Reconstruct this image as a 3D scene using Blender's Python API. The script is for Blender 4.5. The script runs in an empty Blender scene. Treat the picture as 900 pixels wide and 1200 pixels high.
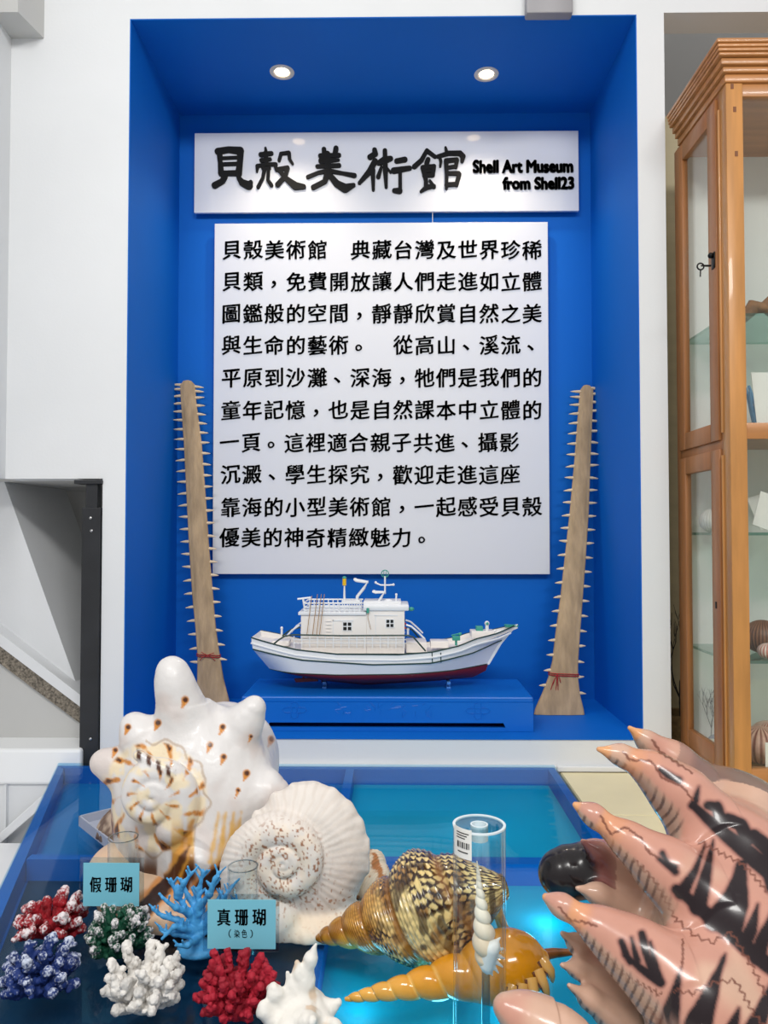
import bpy, bmesh, math, random
import numpy as np
from mathutils import Vector, Matrix
PI = math.pi
rnd = random.Random(7)
S = bpy.context.scene
C = S.collection

# ------------------------------------------------------------------ camera
F, PITCH, YAW, EYE = 883.0, 0.028, 0.0127, 1.35
cam_pos = Vector((0, 0, EYE))
fwd = Vector((-math.sin(YAW)*math.cos(PITCH), math.cos(YAW)*math.cos(PITCH), math.sin(PITCH)))
rgt = Vector((math.cos(YAW), math.sin(YAW), 0))
upv = rgt.cross(fwd)
cd = bpy.data.cameras.new('camera'); cam = bpy.data.objects.new('camera', cd); C.objects.link(cam)
cd.sensor_fit = 'VERTICAL'; cd.sensor_height = 24; cd.lens = F/1200*24; cd.clip_start = 0.05
cam.matrix_world = Matrix(((rgt.x, upv.x, -fwd.x, 0), (rgt.y, upv.y, -fwd.y, 0), (rgt.z, upv.z, -fwd.z, EYE), (0, 0, 0, 1)))
S.camera = cam
S.view_settings.view_transform = 'Standard'; S.view_settings.look = 'None'
S.view_settings.gamma = 1; S.view_settings.use_curve_mapping = False
S.view_settings.exposure = -0.05

# ------------------------------------------------------------------ world and lights
wd = bpy.data.worlds.new('world'); S.world = wd; wd.use_nodes = True
nt = wd.node_tree; bg = nt.nodes['Background']
tc = nt.nodes.new('ShaderNodeTexCoord'); sep = nt.nodes.new('ShaderNodeSeparateXYZ'); ramp = nt.nodes.new('ShaderNodeValToRGB')
nt.links.new(tc.outputs['Generated'], sep.inputs[0]); nt.links.new(sep.outputs['Z'], ramp.inputs[0]); nt.links.new(ramp.outputs[0], bg.inputs[0])
ramp.color_ramp.elements[0].position = 0.0; ramp.color_ramp.elements[0].color = (.64, .64, .65, 1)
ramp.color_ramp.elements[1].position = 0.75; ramp.color_ramp.elements[1].color = (1.0, 1.0, 1.0, 1)
bg.inputs[1].default_value = 0.72

def area(name, loc, target, sx, sy, power, col=(1, 1, 1)):
    l = bpy.data.lights.new(name, 'AREA'); l.shape = 'RECTANGLE'; l.size = sx; l.size_y = sy; l.energy = power; l.color = col
    o = bpy.data.objects.new(name, l); C.objects.link(o); o.location = loc
    o.rotation_euler = (Vector(target)-Vector(loc)).to_track_quat('-Z', 'Y').to_euler(); return o
area('overhead_fill', (-0.9, -0.9, 3.6), (0.0, 1.6, 0.9), 1.2, 0.6, 52, (1, .98, .95))  # unseen area lamps, added above and behind the camera to light the scene
area('overhead_fill', (1.1, -1.5, 3.7), (0.2, 1.6, 0.7), 1.2, 0.4, 56, (1, .98, .95))

# ------------------------------------------------------------------ helpers
def lin(c):
    def f(v):
        v /= 255.0
        return v/12.92 if v <= .04045 else ((v+.055)/1.055)**2.4
    return (f(c[0]), f(c[1]), f(c[2]), 1)
def L3(c): return np.array(lin(c)[:3])
def ray(px, py): return fwd + rgt*((px-450)/F) + upv*((600-py)/F)
def W(px, py, Y):
    r = ray(px, py); return cam_pos + r*(Y/r.y)
def Zp(px, py, z):
    r = ray(px, py); return cam_pos + r*((z-EYE)/r.z)
def mpp(Y): return Y/F

def mat(name, col, rough=.5, spec=.5, metal=0, coat=0, var=0, vscale=8, bump=0, bscale=40, attr=False, emit=None, stretch=None, bdist=.002):
    m = bpy.data.materials.new(name); m.use_nodes = True
    t = m.node_tree; b = t.nodes['Principled BSDF']
    b.inputs['Roughness'].default_value = rough; b.inputs['Metallic'].default_value = metal
    b.inputs['Specular IOR Level'].default_value = spec; b.inputs['Coat Weight'].default_value = coat; b.inputs['Coat Roughness'].default_value = .06
    b.inputs['Base Color'].default_value = lin(col)
    co = t.nodes.new('ShaderNodeTexCoord'); src = co.outputs['Object']
    if stretch:
        mp = t.nodes.new('ShaderNodeMapping'); mp.inputs['Scale'].default_value = stretch
        t.links.new(src, mp.inputs[0]); src = mp.outputs[0]
    cs = None
    if attr:
        a = t.nodes.new('ShaderNodeAttribute'); a.attribute_name = 'Col'; cs = a.outputs['Color']
    if var:
        n = t.nodes.new('ShaderNodeTexNoise'); n.inputs['Scale'].default_value = vscale; n.inputs['Detail'].default_value = 5
        t.links.new(src, n.inputs['Vector'])
        mr = t.nodes.new('ShaderNodeMapRange'); mr.inputs[1].default_value = .3; mr.inputs[2].default_value = .7
        mr.inputs[3].default_value = 1-var; mr.inputs[4].default_value = 1+var
        t.links.new(n.outputs['Fac'], mr.inputs[0])
        mx = t.nodes.new('ShaderNodeVectorMath'); mx.operation = 'SCALE'
        if cs: t.links.new(cs, mx.inputs[0])
        else: mx.inputs[0].default_value = lin(col)[:3]
        t.links.new(mr.outputs[0], mx.inputs['Scale']); cs = mx.outputs[0]
    if cs: t.links.new(cs, b.inputs['Base Color'])
    if bump:
        n = t.nodes.new('ShaderNodeTexNoise'); n.inputs['Scale'].default_value = bscale; n.inputs['Detail'].default_value = 4
        t.links.new(src, n.inputs['Vector'])
        bp = t.nodes.new('ShaderNodeBump'); bp.inputs['Strength'].default_value = bump; bp.inputs['Distance'].default_value = bdist
        t.links.new(n.outputs['Fac'], bp.inputs['Height']); t.links.new(bp.outputs[0], b.inputs['Normal'])
    if emit:
        b.inputs['Emission Color'].default_value = lin(emit[0]); b.inputs['Emission Strength'].default_value = emit[1]
    return m
def glass(name, tint=(255, 255, 255), refl=1.0, ior=1.45, rough=.02):
    m = bpy.data.materials.new(name); m.use_nodes = True; t = m.node_tree
    t.nodes.remove(t.nodes['Principled BSDF']); out = t.nodes['Material Output']
    tr = t.nodes.new('ShaderNodeBsdfTransparent'); tr.inputs[0].default_value = lin(tint)
    gl = t.nodes.new('ShaderNodeBsdfGlossy'); gl.inputs['Roughness'].default_value = rough
    lw = t.nodes.new('ShaderNodeLayerWeight'); pw = t.nodes.new('ShaderNodeMath'); pw.operation = 'POWER'; pw.inputs[1].default_value = 5
    mu = t.nodes.new('ShaderNodeMath'); mu.operation = 'MULTIPLY_ADD'; mu.inputs[1].default_value = .95*refl; mu.inputs[2].default_value = .045*refl
    mx = t.nodes.new('ShaderNodeMixShader')
    t.links.new(lw.outputs['Facing'], pw.inputs[0]); t.links.new(pw.outputs[0], mu.inputs[0]); t.links.new(mu.outputs[0], mx.inputs[0])
    t.links.new(tr.outputs[0], mx.inputs[1]); t.links.new(gl.outputs[0], mx.inputs[2]); t.links.new(mx.outputs[0], out.inputs[0])
    return m

def link(name, me, m, parent=None):
    o = bpy.data.objects.new(name, me); C.objects.link(o)
    if m: me.materials.append(m)
    if parent: o.parent = parent
    return o
def smooth(me, ang=None):
    me.polygons.foreach_set('use_smooth', [True]*len(me.polygons))
    if ang is not None: me.set_sharp_from_angle(angle=ang)
def tag(o, label, cat, group=None, kind=None):
    o['label'] = label; o['category'] = cat
    if group: o['group'] = group
    if kind: o['kind'] = kind
    return o
def thing(name, label, cat, loc=(0, 0, 0), group=None, rot=(0, 0, 0)):
    o = bpy.data.objects.new(name, None); C.objects.link(o); o.location = loc; o.rotation_euler = rot; o.empty_display_size = .02
    return tag(o, label, cat, group)
def struct(o): o['kind'] = 'structure'; return o
def kidcopy(root, loc, label, group=None):
    r = root.copy(); C.objects.link(r); r.location = loc; r['label'] = label
    for ch in root.children:
        c = ch.copy(); C.objects.link(c); c.parent = r
    return r

class MB:
    """collects solids into one mesh"""
    def __init__(s, off=(0, 0, 0)): s.bm = bmesh.new(); s.off = Vector(off)
    def box(s, lo, hi, bev=0):
        lo = Vector(lo); hi = Vector(hi)
        t = bmesh.new(); bmesh.ops.create_cube(t, size=1)
        for v in t.verts: v.co = Vector(((lo[i]+hi[i])/2 + v.co[i]*(hi[i]-lo[i]) for i in range(3)))
        if bev: bmesh.ops.bevel(t, geom=t.edges[:], offset=bev, segments=2, affect='EDGES', profile=.5)
        return s.add(t)
    def add(s, t):
        me = bpy.data.meshes.new('t'); t.to_mesh(me); t.free(); s.bm.from_mesh(me); bpy.data.meshes.remove(me); return s
    def prism(s, pts, axis, a, b, bev=0):
        """polygon pts (2D) extruded along axis between a and b"""
        t = bmesh.new()
        def mk(p, q):
            if axis == 'y': return (p[0], q, p[1])
            if axis == 'x': return (q, p[0], p[1])
            return (p[0], p[1], q)
        A = [t.verts.new(mk(p, a)) for p in pts]; B = [t.verts.new(mk(p, b)) for p in pts]
        t.faces.new(A); t.faces.new(B[::-1]); n = len(pts)
        for i in range(n): t.faces.new((A[i], B[i], B[(i+1) % n], A[(i+1) % n]))
        bmesh.ops.recalc_face_normals(t, faces=t.faces[:])
        if bev: bmesh.ops.bevel(t, geom=t.edges[:], offset=bev, segments=2, affect='EDGES', profile=.5)
        return s.add(t)
    def tube(s, pts, rads, n=10, closed=False):
        pts = [Vector(p) for p in pts]
        if not hasattr(rads, '__len__'): rads = [rads]*len(pts)
        t = bmesh.new(); rings = []; prev = None; N = len(pts)
        for i, p in enumerate(pts):
            if closed: d = pts[(i+1) % N]-pts[i-1]
            else: d = pts[min(i+1, N-1)]-pts[max(i-1, 0)]
            d.normalize()
            if prev is None:
                u = d.orthogonal().normalized()
            else:
                u = prev - d*prev.dot(d)
                u = u.normalized() if u.length > 1e-6 else d.orthogonal().normalized()
            prev = u; w = d.cross(u)
            rings.append([t.verts.new(p + (u*math.cos(a)+w*math.sin(a))*rads[i]) for a in (2*PI*k/n for k in range(n))])
        for i in range(N if closed else N-1):
            A, B = rings[i], rings[(i+1) % N]
            for k in range(n): t.faces.new((A[k], A[(k+1) % n], B[(k+1) % n], B[k]))
        if not closed:
            t.faces.new(rings[0][::-1]); t.faces.new(rings[-1])
        return s.add(t)
    def lathe(s, prof, n=32, center=(0, 0, 0), closed=False):
        """prof: list of (r, z) around the z axis"""
        t = bmesh.new(); c = Vector(center); rings = []
        for r, z in prof:
            if r < 1e-6: rings.append([t.verts.new(c+Vector((0, 0, z)))])
            else: rings.append([t.verts.new(c+Vector((r*math.cos(2*PI*k/n), r*math.sin(2*PI*k/n), z))) for k in range(n)])
        seq = list(zip(rings[:-1], rings[1:]))
        if closed: seq.append((rings[-1], rings[0]))
        for A, B in seq:
            for k in range(n):
                q = (k+1) % n
                if len(A) == 1 and len(B) == 1: continue
                if len(A) == 1: t.faces.new((A[0], B[q], B[k]))
                elif len(B) == 1: t.faces.new((A[k], A[q], B[0]))
                else: t.faces.new((A[k], A[q], B[q], B[k]))
        bmesh.ops.recalc_face_normals(t, faces=t.faces[:])
        return s.add(t)
    def ball(s, c, r, sc=(1, 1, 1), n=16):
        t = bmesh.new(); bmesh.ops.create_uvsphere(t, u_segments=n, v_segments=max(6, n//2), radius=r)
        for v in t.verts: v.co = Vector((v.co.x*sc[0], v.co.y*sc[1], v.co.z*sc[2])) + Vector(c)
        return s.add(t)
    def build(s, name, m, parent=None, sm=False, ang=.7):
        for v in s.bm.verts: v.co -= s.off
        me = bpy.data.meshes.new(name); s.bm.to_mesh(me); s.bm.free()
        if sm: smooth(me, ang)
        o = link(name, me, m, parent)
        if not parent: o.location = s.off
        return o

# numpy noise -------------------------------------------------------------
def vnoise(P, f, seed=0):
    Q = P*f + seed*17.31; I = np.floor(Q).astype(np.int64); T = Q-I; T = T*T*(3-2*T)
    out = np.zeros(len(P))
    for dx in (0, 1):
        for dy in (0, 1):
            for dz in (0, 1):
                h = (I[:, 0]+dx)*374761393 + (I[:, 1]+dy)*668265263 + (I[:, 2]+dz)*2147483647 + seed*1442695
                h = (h ^ (h >> 13))*1274126177 & 0xffffffff
                h = ((h ^ (h >> 16)) & 0xffff)/65535.0
                w = (T[:, 0] if dx else 1-T[:, 0])*(T[:, 1] if dy else 1-T[:, 1])*(T[:, 2] if dz else 1-T[:, 2])
                out += h*w
    return out
def fbm(P, f, seed=0, o=3): return sum(vnoise(P, f*2**i, seed+i)*.5**i for i in range(o))/sum(.5**i for i in range(o))
def sstep(a, b, x):
    t = np.clip((x-a)/(b-a), 0, 1); return t*t*(3-2*t)
def mix(a, b, m): return a*(1-m[:, None]) + b*m[:, None]

# signed-distance modelling -----------------------------------------------
class SDF:
    def __init__(s, lo, hi, h):
        s.lo = np.array(lo, float); s.h = h
        s.n = np.ceil((np.array(hi)-s.lo)/h).astype(int)+1
        s.F = np.full(s.n, 1.0, np.float32)
    def _sl(s, lo, hi):
        a = np.clip(np.floor((np.array(lo)-s.lo)/s.h).astype(int), 0, s.n-1); b = np.clip(np.ceil((np.array(hi)-s.lo)/s.h).astype(int)+1, 1, s.n)
        ax = [(s.lo[i]+np.arange(a[i], b[i])*s.h).astype(np.float32) for i in range(3)]
        return (slice(a[0], b[0]), slice(a[1], b[1]), slice(a[2], b[2])), np.meshgrid(*ax, indexing='ij', sparse=True)
    def _mn(s, sl, d, k):
        A = s.F[sl]
        if k > 0:
            hh = np.clip(1-np.abs(A-d)/k, 0, None); s.F[sl] = np.minimum(A, d) - hh*hh*k*.25
        else: s.F[sl] = np.minimum(A, d)
    def cone(s, a, b, ra, rb, k=0):
        a = np.array(a, float); b = np.array(b, float); pad = max(ra, rb)+k+3*s.h
        sl, (X, Y, Z) = s._sl(np.minimum(a, b)-pad, np.maximum(a, b)+pad)
        d = b-a; L = max(d@d, 1e-12)
        t = np.clip(((X-a[0])*d[0]+(Y-a[1])*d[1]+(Z-a[2])*d[2])/L, 0, 1)
        D = np.sqrt((X-a[0]-t*d[0])**2+(Y-a[1]-t*d[1])**2+(Z-a[2]-t*d[2])**2) - (ra+(rb-ra)*t)
        s._mn(sl, D, k); return s
    def chain(s, pts, rads, k=0):
        for i in range(len(pts)-1): s.cone(pts[i], pts[i+1], rads[i], rads[i+1], k)
        return s
    def ell(s, c, r, k=0, M=None):
        c = np.array(c, float); r = np.array(r, float); pad = (r.max() if M is not None else r)+k+3*s.h
        sl, (X, Y, Z) = s._sl(c-pad, c+pad)
        x, y, z = X-c[0], Y-c[1], Z-c[2]
        if M is not None: x, y, z = (M[i][0]*x+M[i][1]*y+M[i][2]*z for i in range(3))
        q = np.sqrt((x/r[0])**2+(y/r[1])**2+(z/r[2])**2); g = np.sqrt((x/r[0]**2)**2+(y/r[1]**2)**2+(z/r[2]**2)**2)
        s._mn(sl, q*(q-1)/np.maximum(g, 1e-9), k); return s
    def floor(s, z):
        Z = s.lo[2]+np.arange(s.n[2])*s.h; s.F = np.maximum(s.F, (z-Z)[None, None, :].astype(np.float32)); return s
    def mesh(s):
        Fv = s.F; Fv[0], Fv[-1], Fv[:, 0], Fv[:, -1], Fv[:, :, 0], Fv[:, :, -1] = (1,)*6
        ins = Fv < 0; nx, ny, nz = Fv.shape
        cnt = np.zeros((nx-1, ny-1, nz-1), np.int8)
        for i in (0, 1):
            for j in (0, 1):
                for k in (0, 1): cnt += ins[i:nx-1+i, j:ny-1+j, k:nz-1+k]
        I = np.argwhere((cnt > 0) & (cnt < 8)); idx = np.full(cnt.shape, -1, np.int64); idx[tuple(I.T)] = np.arange(len(I))
        acc = np.zeros((len(I), 3)); num = np.zeros(len(I))
        for ax in range(3):
            o1, o2 = [q for q in range(3) if q != ax]
            for u in (0, 1):
                for v in (0, 1):
                    A = I.copy(); A[:, o1] += u; A[:, o2] += v; B = A.copy(); B[:, ax] += 1
                    fa = Fv[tuple(A.T)]; fb = Fv[tuple(B.T)]; m = (fa < 0) != (fb < 0)
                    t = np.where(m, fa/np.where(m, fa-fb, 1), 0)
                    P = A.astype(float); P[:, ax] += t
                    acc += P*m[:, None]; num += m
        V = s.lo + acc/num[:, None]*s.h
        quads = []
        for ax in range(3):
            o1, o2 = [(1, 2), (2, 0), (0, 1)][ax]
            a = np.moveaxis(ins, ax, 0)[:-1]; b = np.moveaxis(ins, ax, 0)[1:]
            E = np.argwhere(np.moveaxis(a != b, 0, ax))
            E = E[(E[:, o1] > 0) & (E[:, o2] > 0)]
            def cell(du, dv):
                q = E.copy(); q[:, o1] -= du; q[:, o2] -= dv; return idx[tuple(q.T)]
            Q = np.stack([cell(0, 0), cell(1, 0), cell(1, 1), cell(0, 1)], 1)
            fl = ins[tuple(E.T)]; Q[~fl] = Q[~fl][:, ::-1]; quads.append(Q)
        return V, np.concatenate(quads)
def normals(V, Q):
    n = np.cross(V[Q[:, 2]]-V[Q[:, 0]], V[Q[:, 3]]-V[Q[:, 1]]); N = np.zeros_like(V)
    for i in range(4): np.add.at(N, Q[:, i], n)
    return N/np.maximum(np.linalg.norm(N, axis=1), 1e-12)[:, None]
def npmesh(name, V, Q, m, col=None, org=(0, 0, 0), parent=None):
    org = np.array(org, float)
    me = bpy.data.meshes.new(name); me.vertices.add(len(V)); me.vertices.foreach_set('co', (V-org).ravel())
    Q = np.asarray(Q); k = Q.shape[1]
    me.loops.add(Q.size); me.loops.foreach_set('vertex_index', Q.ravel().astype(np.int32))
    me.polygons.add(len(Q)); me.polygons.foreach_set('loop_start', np.arange(0, Q.size, k, dtype=np.int32))
    me.update(calc_edges=True); me.validate()
    if col is not None:
        a = me.color_attributes.new('Col', 'FLOAT_COLOR', 'POINT')
        a.data.foreach_set('color', np.concatenate([np.clip(col, 0, 1), np.ones((len(V), 1))], 1).ravel())
    smooth(me)
    o = link(name, me, m, parent)
    if not parent: o.location = org
    return o
def grid_surface(P, wrap=True, cap0=True, cap1=True):
    """P (rings, segs, 3) -> V, Q"""
    nr, ns, _ = P.shape; V = P.reshape(-1, 3); Q = []
    i, j = np.meshgrid(np.arange(nr-1), np.arange(ns), indexing='ij'); j2 = (j+1) % ns
    Q = np.stack([i*ns+j, i*ns+j2, (i+1)*ns+j2, (i+1)*ns+j], -1).reshape(-1, 4)
    return V, Q

# lettering -----------------------------------------------------------------
_gl = {}
def glyph(ch, bold, ext):
    key = (ch, bold, ext)
    if key not in _gl:
        c = bpy.data.curves.new('g', 'FONT'); c.body = ch; c.size = 1; c.offset = bold; c.extrude = ext; c.resolution_u = 3
        o = bpy.data.objects.new('g', c); C.objects.link(o)
        dg = bpy.context.evaluated_depsgraph_get(); dg.update()
        me = bpy.data.meshes.new_from_object(o.evaluated_get(dg))
        V = np.zeros(len(me.vertices)*3); me.vertices.foreach_get('co', V); V = V.reshape(-1, 3)
        fc = [tuple(p.vertices) for p in me.polygons]
        bpy.data.objects.remove(o); bpy.data.curves.remove(c); bpy.data.meshes.remove(me); _gl[key] = (V, fc)
    return _gl[key]
def fat(ch, r, ext, sy=.6):
    # heavier, slightly uneven brush weight: the glyph laid over itself a few times around a small ellipse
    V, Fc = glyph(ch, 0, ext); n = len(V); A = []; Q = []
    wob = np.stack([V[:, 0]+.010*np.sin(V[:, 1]*9+1)+.006*np.sin(V[:, 1]*23), V[:, 1]+.012*np.sin(V[:, 0]*8), V[:, 2]], 1)
    for k in range(7):
        a = 2*PI*k/6; d = (0, 0) if k == 6 else (math.cos(a)*r, math.sin(a)*r*sy)
        A.append(wob+np.array([d[0], d[1], 0])); Q += [tuple(i+n*k for i in f) for f in Fc]
    return np.concatenate(A), Q
class Letters:
    def __init__(s): s.V = []; s.F = []; s.n = 0
    def put(s, V, F):
        s.V.append(V); s.F += [tuple(i+s.n for i in f) for f in F]; s.n += len(V)
    def build(s, name, m, parent, M=None):
        V = np.concatenate(s.V)
        me = bpy.data.meshes.new(name); me.from_pydata(V.tolist(), [], s.F); me.update()
        o = link(name, me, m, parent); 
        if M is not None: o.matrix_local = M
        return o

# ------------------------------------------------------------------ materials
M = {}
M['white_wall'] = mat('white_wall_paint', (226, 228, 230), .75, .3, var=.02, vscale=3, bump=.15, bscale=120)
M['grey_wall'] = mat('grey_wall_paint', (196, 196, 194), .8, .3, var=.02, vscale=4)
M['blue_wall'] = mat('blue_wall_paint', (0, 104, 200), .6, .2, var=.03, vscale=3, bump=.12, bscale=90)
M['blue_gloss'] = mat('blue_gloss_paint', (6, 104, 200), .35, .4)
M['black'] = mat('black_acrylic', (7, 7, 8), .45, .12)
M['ink'] = mat('black_ink', (14, 14, 16), .5, .3)
M['panel'] = mat('white_acrylic_panel', (226, 228, 233), .035, .5)
M['panel_matt'] = mat('white_sign_board', (224, 226, 231), .4, .4)
M['steel'] = mat('brushed_steel', (190, 190, 190), .3, .5, 1)
M['black_metal'] = mat('black_painted_steel', (34, 36, 40), .45, .5, var=.25, vscale=14, bump=.2)
M['granite'] = mat('speckled_granite', (120, 112, 100), .6, .4, var=.7, vscale=160)
M['cream'] = mat('cream_tile', (230, 218, 176), .35, .5, var=.03, vscale=12)
M['clear'] = glass('clear_acrylic', (252, 254, 254))
M['cab_glass'] = glass('cabinet_glass', (250, 252, 251), 1.0, 1.5)


# ================================================================== SETTING
YF, YB = 2.30, 2.84
XL, XR, ZT, ZB = -0.823, 0.753, EYE+1.606, EYE-0.623
TZ, PZ = 0.66, 0.635            # glass table top, tiled platform
zop_t, zop_b = W(60, 561, YF).z, W(60, 877, YF).z
xop = W(119, 700, YF).x
xlw = W(10, 300, YF).x
XP = W(783, 500, YF).x
# white front wall with the niche hole and the stair opening
b = MB()
b.box((xlw, YF, zop_t), (xop, YF+.10, 3.6)); b.box((xop, YF, 0), (XL, YF+.10, 3.6))
b.box((XL, YF, ZT), (XR, YF+.10, 3.6)); b.box((XL, YF, 0), (XR, YF+.10, ZB))
b.box((XR, YF, 0), (XP, YF+.62, 3.6)); b.box((XP, YF, ZT+.005), (2.2, YF+.10, 3.6))
b.box((xlw-.6, YF, 0), (xop, YF+.10, zop_b-.13))
struct(b.build('wall_front', M['white_wall']))
b = MB(); b.box((xlw-.1, .6, zop_t), (xlw, YF, 3.6)); struct(b.build('wall_left', M['white_wall']))
# blue niche
b = MB(); t = .003
b.box((XL, YF+.001, ZB), (XL+t, YB+.02, ZT)); b.box((XR-t, YF+.001, ZB), (XR, YB+.02, ZT))
b.box((XL, YB, ZB), (XR, YB+.02, ZT)); b.box((XL+t, YF+.001, ZT-t), (XR-t, YB, ZT)); b.box((XL+t, YF-.004, ZB), (XR-t, YB, ZB+t))
b.box((XL, YF+.1, ZB-.02), (XR, YB+.02, ZB)); b.box((XL-.02, YF+.1, ZB), (XL, YB+.02, ZT)); b.box((XL-.02, YF+.1, ZT), (XR, YB+.02, ZT+.02))
struct(b.build('wall_niche', M['blue_wall']))
# room floor, raised platform on the right, alcove walls behind the cabinet
b = MB(); b.box((-3, -2.5, -.05), (3, 3.6, 0)); struct(b.build('floor', mat('pale_floor', (225, 222, 214), .4, .4, var=.03)))
b = MB()
zx = [.50+.34*i for i in range(6)]
for i in range(5):
    for j in range(6):
        b.box((zx[i]+.0015, YF-.02-.34*(j+1)+.0015, PZ-.02), (zx[i+1]-.0015, YF-.02-.34*j-.0015, PZ), .001)
b.box((.5, .25, .0), (2.2, YF-.001, PZ-.004))
struct(b.build('floor_platform', M['cream']))
b = MB(); b.box((XP, 2.92, 0), (2.2, 3.0, 3.6)); struct(b.build('wall_back', M['grey_wall']))
b = MB(); b.box((XP+.002, 2.60, PZ), (2.2, 2.64, W(790, 136, 2.6).z)); struct(b.build('wall_right', mat('beige_board', (196, 184, 152), .6, .3, var=.06, vscale=3, stretch=(1, 1, 8))))
b = MB(); b.box((XP, YF+.11, PZ-.1), (2.2, 2.60, PZ-.002)); struct(b.build('floor_alcove', M['cream']))
# white ridge where the wall meets the table / platform
b = MB(); b.box((.49, YF-.018, PZ), (XP+.6, YF-.0005, PZ+.016), .003); b.box((-.9, YF-.018, PZ-.02), (.489, YF-.0005, PZ+.018), .003)
struct(b.build('baseboard_front', M['white_wall']))

# stairwell behind the opening on the left
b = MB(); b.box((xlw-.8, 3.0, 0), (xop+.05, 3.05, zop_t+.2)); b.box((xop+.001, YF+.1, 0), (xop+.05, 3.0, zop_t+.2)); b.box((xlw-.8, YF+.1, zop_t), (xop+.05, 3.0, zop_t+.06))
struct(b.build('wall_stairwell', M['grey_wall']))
def yq(px, py, Y): p = W(px, py, Y); return (p.x, p.z)
b = MB(); b.prism([yq(-60, 548, 2.44), yq(2, 556, 2.44), yq(104, 842, 2.44), yq(-60, 725, 2.44)], 'y', 2.44, 2.9)
struct(b.build('ceiling_stair_soffit', M['white_wall']))
b = MB(); b.prism([yq(-60, 692, 2.40), yq(104, 818, 2.40), yq(104, 832, 2.40), yq(-60, 708, 2.40)], 'y', 2.38, 2.6); struct(b.build('trim_stair_cap', M['white_wall']))
b = MB(); b.prism([yq(-60, 708, 2.40), yq(104, 833, 2.40), yq(104, 852, 2.40), yq(-60, 730, 2.40)], 'y', 2.385, 2.6); struct(b.build('trim_stair_granite', M['granite']))
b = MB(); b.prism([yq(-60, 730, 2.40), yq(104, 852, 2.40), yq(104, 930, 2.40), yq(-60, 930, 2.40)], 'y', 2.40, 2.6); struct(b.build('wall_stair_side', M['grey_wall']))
# rounded white ledge, low panel and sloping skirting under the opening
z0, z1 = W(30, 920, 2.272).z, W(30, 878, 2.272).z
b = MB(); b.box((xlw-.6, 2.272, z0), (xop-.048, 2.42, z1), .009); struct(b.build('trim_ledge', mat('white_laminate', (244, 246, 247), .25, .5)))
b = MB(); b.box((xlw-.6, 2.285, .3), (xop-.02, 2.3, z0)); b.box((W(2.5, 940, 2.26).x, 2.27, .3), (W(5, 940, 2.26).x, 2.285, z0)); struct(b.build('wall_low_panel', M['white_wall']))
b = MB(); b.prism([yq(-40, 1012, 2.24), yq(52, 930, 2.24), yq(60, 937, 2.24), yq(-40, 1024, 2.24)], 'y', 2.225, 2.26, .003); struct(b.build('baseboard_left', M['white_wall']))
b = MB(); b.box((-2.2, .8, .3), (-.62, 2.2, .45)); struct(b.build('floor_left_step', mat('white_step', (240, 240, 240), .5, .4)))
# beam undersides at the top edge
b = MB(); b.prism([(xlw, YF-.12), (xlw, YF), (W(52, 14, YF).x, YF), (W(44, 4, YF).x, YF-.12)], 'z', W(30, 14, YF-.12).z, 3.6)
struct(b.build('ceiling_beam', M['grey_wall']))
b = MB(); p = W(617, 15, 2.262); q = W(672, 15, 2.262); b.box((p.x, 2.262, p.z), (q.x, 2.2995, 3.5), .006)
o = b.build('wall_box', mat('grey_enamel', (150, 148, 152), .4, .5), None, True)
tag(o, 'grey box fixed high on the white wall above the blue niche', 'box'); o.name = 'mounted_grey_box'

# black steel post in the stair opening
pc = W(109, 700, 2.31)
root = thing('steel_post', 'black painted steel post at the stair opening, narrower at its top', 'post', (pc.x, 2.31, .45))
hw = 11.5*mpp(2.31)
b = MB(root.location); b.box((pc.x-hw, 2.292, .45), (pc.x+hw*.9, 2.336, W(109, 595, 2.31).z), .002); o = b.build('post_sleeve', M['black_metal'], root)
b = MB(root.location); b.box((pc.x-hw*.68, 2.298, W(109, 598, 2.31).z), (pc.x+hw*.5, 2.33, W(109, 567, 2.31).z)); b.build('post_core', M['black_metal'], root)
b = MB(root.location); z = W(109, 563, 2.31).z; b.box((pc.x-hw*1.8, 2.288, z-.012), (pc.x+hw*1.05, 2.345, z), .002); b.build('mounting_plate', M['black_metal'], root)
for i, (u, v) in enumerate([(106, 607), (107, 622), (106, 866)]):
    b = MB(root.location); p = W(u, v, 2.291); b.ball(p, .0045, (1, .5, 1), 10); b.build('bolt', M['steel'], root, True)

# ------------------------------------------------------------------ signs
def sign(name, label, x0, y0, x1, y1, Y, th, mt, gap):
    a = W(x0, y0, Y); c = W(x1, y1, Y); cx, cz = (a.x+c.x)/2, (a.z+c.z)/2
    root = thing(name, label, 'sign', (cx, Y, cz))
    b = MB(root.location); b.box((a.x, Y, c.z), (c.x, Y+th, a.z), .0015); b.build('board', mt, root)
    for sx in (-.42, .42):
        for sz in (-.3, .3):
            b = MB(root.location); X = cx+sx*(c.x-a.x); Z = cz+sz*(a.z-c.z); b.tube([(X, Y+th, Z), (X, YB, Z)], .008, 12); b.build('standoff', M['steel'], root)
    return root
def put_bbox(Lt, ch, u0, v0, u1, v1, root, Y, bold, ext, sx=.35):
    V, Fc = fat(ch, bold, ext, sx)
    lo = V.min(0); hi = V.max(0); a = W(u0, v0, Y); c = W(u1, v1, Y)
    X = a.x + (V[:, 0]-lo[0])/(hi[0]-lo[0])*(c.x-a.x); Zz = c.z + (V[:, 1]-lo[1])/(hi[1]-lo[1])*(a.z-c.z)
    Lt.put(np.stack([X-root.location.x, -V[:, 2]+Y-root.location.y, Zz-root.location.z], 1), Fc)

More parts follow.
